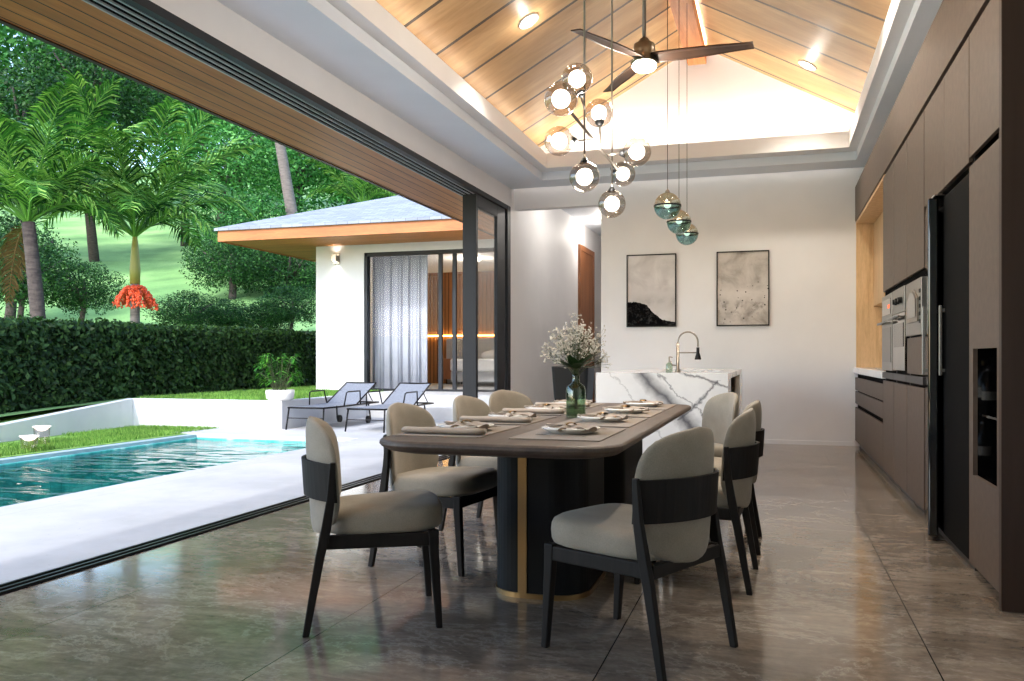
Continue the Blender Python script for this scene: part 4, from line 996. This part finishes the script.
# hedge
hd_ = MB(); rnd = random.Random(2)
for _ in range(36000):
    x = rnd.uniform(-11.05,-10.1); y = 4.5+15*rnd.random(); top_ = rnd.random() < .3
    zb = .12+.3*min(1,max(0,(y-6)/5)); zt = 1.58+.05*noise.noise((x*2,y*2,0))+.006*(y-9)
    if top_: z = zt+rnd.gauss(0,.03)
    else: x = -10.10+rnd.gauss(0,.045)+.05*noise.noise((y*2,0,1)); z = rnd.uniform(zb,zt)
    nrm = Vector((rnd.gauss(1 if not top_ else 0,.5),rnd.gauss(0,.5),rnd.gauss(.4 if not top_ else 1,.5))).normalized()
    a = nrm.orthogonal().normalized(); a = Matrix.Rotation(rnd.uniform(0,6.28),3,nrm) @ a; b_ = nrm.cross(a); s = rnd.uniform(.03,.065); c = Vector((x,y,z))
    hd_.add([c-a*s,c-b_*s*.5,c+a*s,c+b_*s*.5],[(0,1,2,3)])
t = thing('hedge','long clipped dark green hedge along the edge of the garden','hedge',(0,0,0))
hd_.build('foliage', HEDGE, t)
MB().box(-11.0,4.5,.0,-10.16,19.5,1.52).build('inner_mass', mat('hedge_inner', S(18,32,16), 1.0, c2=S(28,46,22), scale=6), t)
# trees
def crown(seed, mt, clusters, per, leaf, flat=.75):
    rnd = random.Random(seed); m = MB()
    for _ in range(clusters):
        while True:
            p = Vector((rnd.uniform(-1,1),rnd.uniform(-1,1),rnd.uniform(-1,1)))
            if .25 < p.length <= 1: break
        q = rnd.uniform(.16,.30); leafcloud(m, rnd, p.x*.82, p.y*.82, p.z*.82*flat, q, q, q*.7, per, leaf)
    return m
CR = {}
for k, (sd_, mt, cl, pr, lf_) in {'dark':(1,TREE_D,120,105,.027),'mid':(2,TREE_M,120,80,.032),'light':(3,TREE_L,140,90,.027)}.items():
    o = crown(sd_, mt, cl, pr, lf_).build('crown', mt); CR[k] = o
used = set()
def tree(kind, px, w, cy, r_px, lab, trunk_r=.16, bark=None, sx=1.0, group='garden trees on the hillside', trunk_px=None, cat='tree'):
    x, y = at(px, w); R = r_px*w/F; zg = hz(x,y)-.1; zc = zof(cy, w)
    t = thing('tree' if cat == 'tree' else 'shrub', lab, cat, (x,y,zg), random.Random(px).uniform(0,6), group)
    o = CR[kind]
    if kind in used: o = o.copy(); COL.objects.link(o)
    used.add(kind)
    o.parent = t; o.location = (0,0,zc-zg); o.scale = (R*sx,R*sx,R*.95)
    m = MB(); H = max(.3, zc-zg)
    m.tube([(0,0,-.2),(.05*H,0,H*.4),(0,.04*H,H*.8),(0,0,H+R*.2)],[trunk_r*1.2,trunk_r,trunk_r*.8,trunk_r*.4],8)
    rn = random.Random(px+7)
    for q in range(5):
        a = rn.uniform(0,6.28); m.tube([(0,.02*H,H*rn.uniform(.55,.8)),(math.cos(a)*R*.3,math.sin(a)*R*.3,H+R*.0),(math.cos(a)*R*.65,math.sin(a)*R*.65,H+R*.25)],[trunk_r*.5,trunk_r*.35,trunk_r*.15],6)
    m.build('trunk', bark or BARKD, t, smooth=True); return t
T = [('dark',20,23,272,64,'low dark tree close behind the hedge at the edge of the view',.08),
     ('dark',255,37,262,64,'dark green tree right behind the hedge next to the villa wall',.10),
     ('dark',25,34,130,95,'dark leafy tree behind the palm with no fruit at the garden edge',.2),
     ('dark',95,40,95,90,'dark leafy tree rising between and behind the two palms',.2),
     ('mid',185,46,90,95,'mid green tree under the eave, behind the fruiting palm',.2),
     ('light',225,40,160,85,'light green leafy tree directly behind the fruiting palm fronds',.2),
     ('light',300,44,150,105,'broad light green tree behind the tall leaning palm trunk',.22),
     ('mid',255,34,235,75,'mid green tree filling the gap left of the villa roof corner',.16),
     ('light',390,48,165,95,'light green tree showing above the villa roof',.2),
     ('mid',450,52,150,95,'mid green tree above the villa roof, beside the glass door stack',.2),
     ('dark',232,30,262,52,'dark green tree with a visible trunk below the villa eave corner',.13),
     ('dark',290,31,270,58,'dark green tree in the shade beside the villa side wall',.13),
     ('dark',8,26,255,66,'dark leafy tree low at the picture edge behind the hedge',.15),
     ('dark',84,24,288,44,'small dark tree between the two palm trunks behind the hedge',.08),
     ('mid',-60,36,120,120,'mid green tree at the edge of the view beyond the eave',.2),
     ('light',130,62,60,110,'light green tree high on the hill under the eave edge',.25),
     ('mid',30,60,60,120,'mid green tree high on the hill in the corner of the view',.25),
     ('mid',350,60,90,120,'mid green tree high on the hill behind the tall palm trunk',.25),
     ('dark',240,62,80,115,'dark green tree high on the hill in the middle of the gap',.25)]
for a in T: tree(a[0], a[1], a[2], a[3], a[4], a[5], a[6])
for px, w, cy, r, lab in ((190,23,312,34,'dark green shrub just behind the hedge, beside the fruiting palm'),(225,24,316,30,'dark green shrub behind the hedge, nearer the villa'),(262,24,318,28,'dark green shrub behind the hedge beside the villa wall'),(292,24,306,34,'tallest dark green shrub behind the hedge, partly hidden by the villa wall')):
    tree('dark', px, w, cy, r, lab, .05, None, 1.3, 'shrubs behind the hedge', cat='shrub')
# palms
def frond(L, rise, droop, rnd, dry=False, n=42, lw=.024, ll=.95):
    m = MB(); pts = []
    for k in range(n+1):
        s = k/n; pts.append(Vector((L*(s-.12*s*s*droop), 0, L*(rise*s-droop*.75*s**2.2))))
    rc = MB().tube(pts[::3]+[pts[-1]], [.030*(1-.85*q/ (len(pts[::3]))) for q in range(len(pts[::3])+1)],5); m.add(rc.v, rc.f)
    for k in range(5,n+1):
        s = k/n; d = (pts[k]-pts[k-1]).normalized(); nl = ll*(math.sin(PI*min(.93,s*.85+.12))**.7)
        for q in range(2):
            for sd in (-1,1):
                a = rnd.uniform(.55,.95); dv = (d*math.cos(a)+Vector((0,sd,0))*math.sin(a)+Vector((0,0,rnd.uniform(-.05,.35)))).normalized()
                b0 = pts[k]-d*(.5*q/n*L); p1 = b0+dv*nl*.5; p2 = b0+dv*nl*.85+Vector((0,0,-.24*nl)); wv = d*lw
                m.add([b0-wv*.4,b0+wv*.4,p1+wv,p1-wv,p2],[(0,1,2,3),(3,2,4)])
    return m
FR = {}
def palm(px, w, by, py_head, Lpx, lab, seed, trunk_r=.10, nf=15, fruit=False, lean=(0,0), name='palm_tree', shaft=True, dry=2, bark=BARK, group='palms in the garden'):
    x, y = at(px, w); zg = hz(x,y)-.05; zh = zof(py_head, w); L = Lpx*w/F; H = zh-zg; rnd = random.Random(seed)
    t = thing(name, lab, 'palm tree', (x,y,zg), 0, group)
    hs = .30*H if shaft else 0
    lp = lambda q: (lean[0]*(q**1.5),lean[1]*(q**1.5),H*q)
    qs = 1-hs/H
    m = MB().tube([lp(q*qs/6) for q in range(7)],[trunk_r*(1.35 if q == 0 else 1.05-.2*q/6) for q in range(7)],12); m.build('trunk', bark, t, smooth=True)
    if shaft: MB().tube([lp(qs-.01),lp(qs+(1-qs)*.3),lp(qs+(1-qs)*.7),lp(1.0)],[trunk_r*.95,trunk_r*1.02,trunk_r*.75,trunk_r*.45],12).build('crownshaft', SHAFT, t, smooth=True)
    if fruit:
        for k in range(5):
            a = k*2*PI/5+.3; m = MB(); c = Vector(lp(qs-.02))
            for st in range(9):
                a2 = a+rnd.gauss(0,.22); l2 = rnd.uniform(.75,1.1); sp = [c+Vector((math.cos(a2)*(.05+.40*l2*u/6),math.sin(a2)*(.05+.40*l2*u/6),-.02-.46*l2*(u/6)**2)) for u in range(7)]; m.tube(sp,.008,4)
                for q in range(26):
                    u = rnd.uniform(1.2,6); b0 = sp[int(min(5,u))].lerp(sp[int(min(5,u))+1],u-int(min(5,u))); m.ball(b0+Vector((rnd.gauss(0,.02),rnd.gauss(0,.02),rnd.gauss(0,.02))),.026,6,4)
            m.build('fruit_cluster', FRUIT, t, smooth=True)
    for k in range(nf):
        az = k*2.39996+rnd.uniform(-.2,.2); lev = (k+.5)/nf
        rise = 1.5-.85*lev; droop = .40+.62*lev
        m = frond(L*(.78+.3*lev*(1-lev)*2), rise, droop, rnd)
        m.xf(Matrix.Translation(lp(1.0)) @ Matrix.Rotation(az,4,'Z')); m.build('frond', PALM_L, t)
    for k in range(dry):
        m = frond(L*.5,.1,1.5,rnd,ll=.5); m.xf(Matrix.Translation(lp(.98)) @ Matrix.Rotation(k*2.2+seed,4,'Z')); m.build('dry_frond', PALM_DRY, t)
palm(135,19,330,237,140,'arching green palm with hanging red fruit clusters behind the hedge',4,.115,22,True,dry=0)
palm(42,17,330,222,140,'arching green palm with a dark trunk at the edge of the view',9,.15,22,False,(-.35,0),shaft=False,dry=1,bark=BARKD)
palm(362,40,330,205,75,'feathery palm crown peeping above the villa roof',14,.14,14,False,shaft=False,dry=0)
# tall leaning palm trunk whose crown is above the eave
x, y = at(304,33); zg = hz(x,y)-.1; t = thing('coconut_palm','tall leaning bare palm trunk rising past the villa roof out of sight','palm tree',(x,y,zg),0,'palms in the garden')
x2, y2 = at(276,33); dxx, dyy = x2-x, y2-y; Ht = zof(120,33)-zg
MB().tube([(dxx*q/10*1.0,dyy*q/10,Ht*q/10) for q in range(15)],[.26-.008*q for q in range(15)],12).build('trunk', BARK, t, smooth=True)
rnd = random.Random(31)
for k in range(12):
    m = frond(3.6,1.0-.08*k,.5+.05*k,rnd); m.xf(Matrix.Translation((dxx*1.4,dyy*1.4,Ht*1.4)) @ Matrix.Rotation(k*2.4,4,'Z')); m.build('frond', PALM_L, t)

# ------------------------------------------------------------------ LIGHT
wd = bpy.data.worlds.new('sky'); sc.world = wd; wd.use_nodes = True
N, L = wd.node_tree.nodes, wd.node_tree.links; bg = N['Background']
sky = N.new('ShaderNodeTexSky'); sky.sky_type = 'NISHITA'; sky.sun_disc = False; sky.sun_elevation = math.radians(40); sky.sun_rotation = math.radians(190); sky.air_density = 1.0; sky.dust_density = 1.5; sky.ozone_density = 1.0
hs_ = N.new('ShaderNodeHueSaturation'); hs_.inputs['Saturation'].default_value = 1.0; L.new(sky.outputs[0], hs_.inputs['Color'])
L.new(hs_.outputs[0], bg.inputs[0]); bg.inputs[1].default_value = .66
sn = bpy.data.lights.new('sun','SUN'); sn.energy = 2.3; sn.angle = math.radians(1.5); sn.color = (1,.98,.95)
so = bpy.data.objects.new('sun', sn); COL.objects.link(so); so.rotation_euler = Vector((.14,1,-.68)).to_track_quat('-Z','Y').to_euler(); so.location = (0,-20,20)
point((RX,6.1,3.03), 45, (1,.91,.78), .09)
point(tuple(top), 45, (1,.94,.86), .06)

# ------------------------------------------------------------------ CAMERA
cam = bpy.data.cameras.new('camera'); co = bpy.data.objects.new('camera', cam); COL.objects.link(co)
co.location = (0,0,CH); co.rotation_euler = (PI/2,0,TH); cam.sensor_width = 36; cam.lens = F/1024*36; cam.shift_y = 17.5/1024; cam.clip_end = 400
sc.camera = co
sc.view_settings.view_transform = 'Standard'; sc.view_settings.look = 'None'; sc.view_settings.gamma = 1; sc.view_settings.use_curve_mapping = False
sc.view_settings.exposure = 0.2
sc.cycles.use_denoising = True; sc.cycles.max_bounces = 10; sc.cycles.diffuse_bounces = 5; sc.cycles.transparent_max_bounces = 24; sc.cycles.sample_clamp_indirect = 6
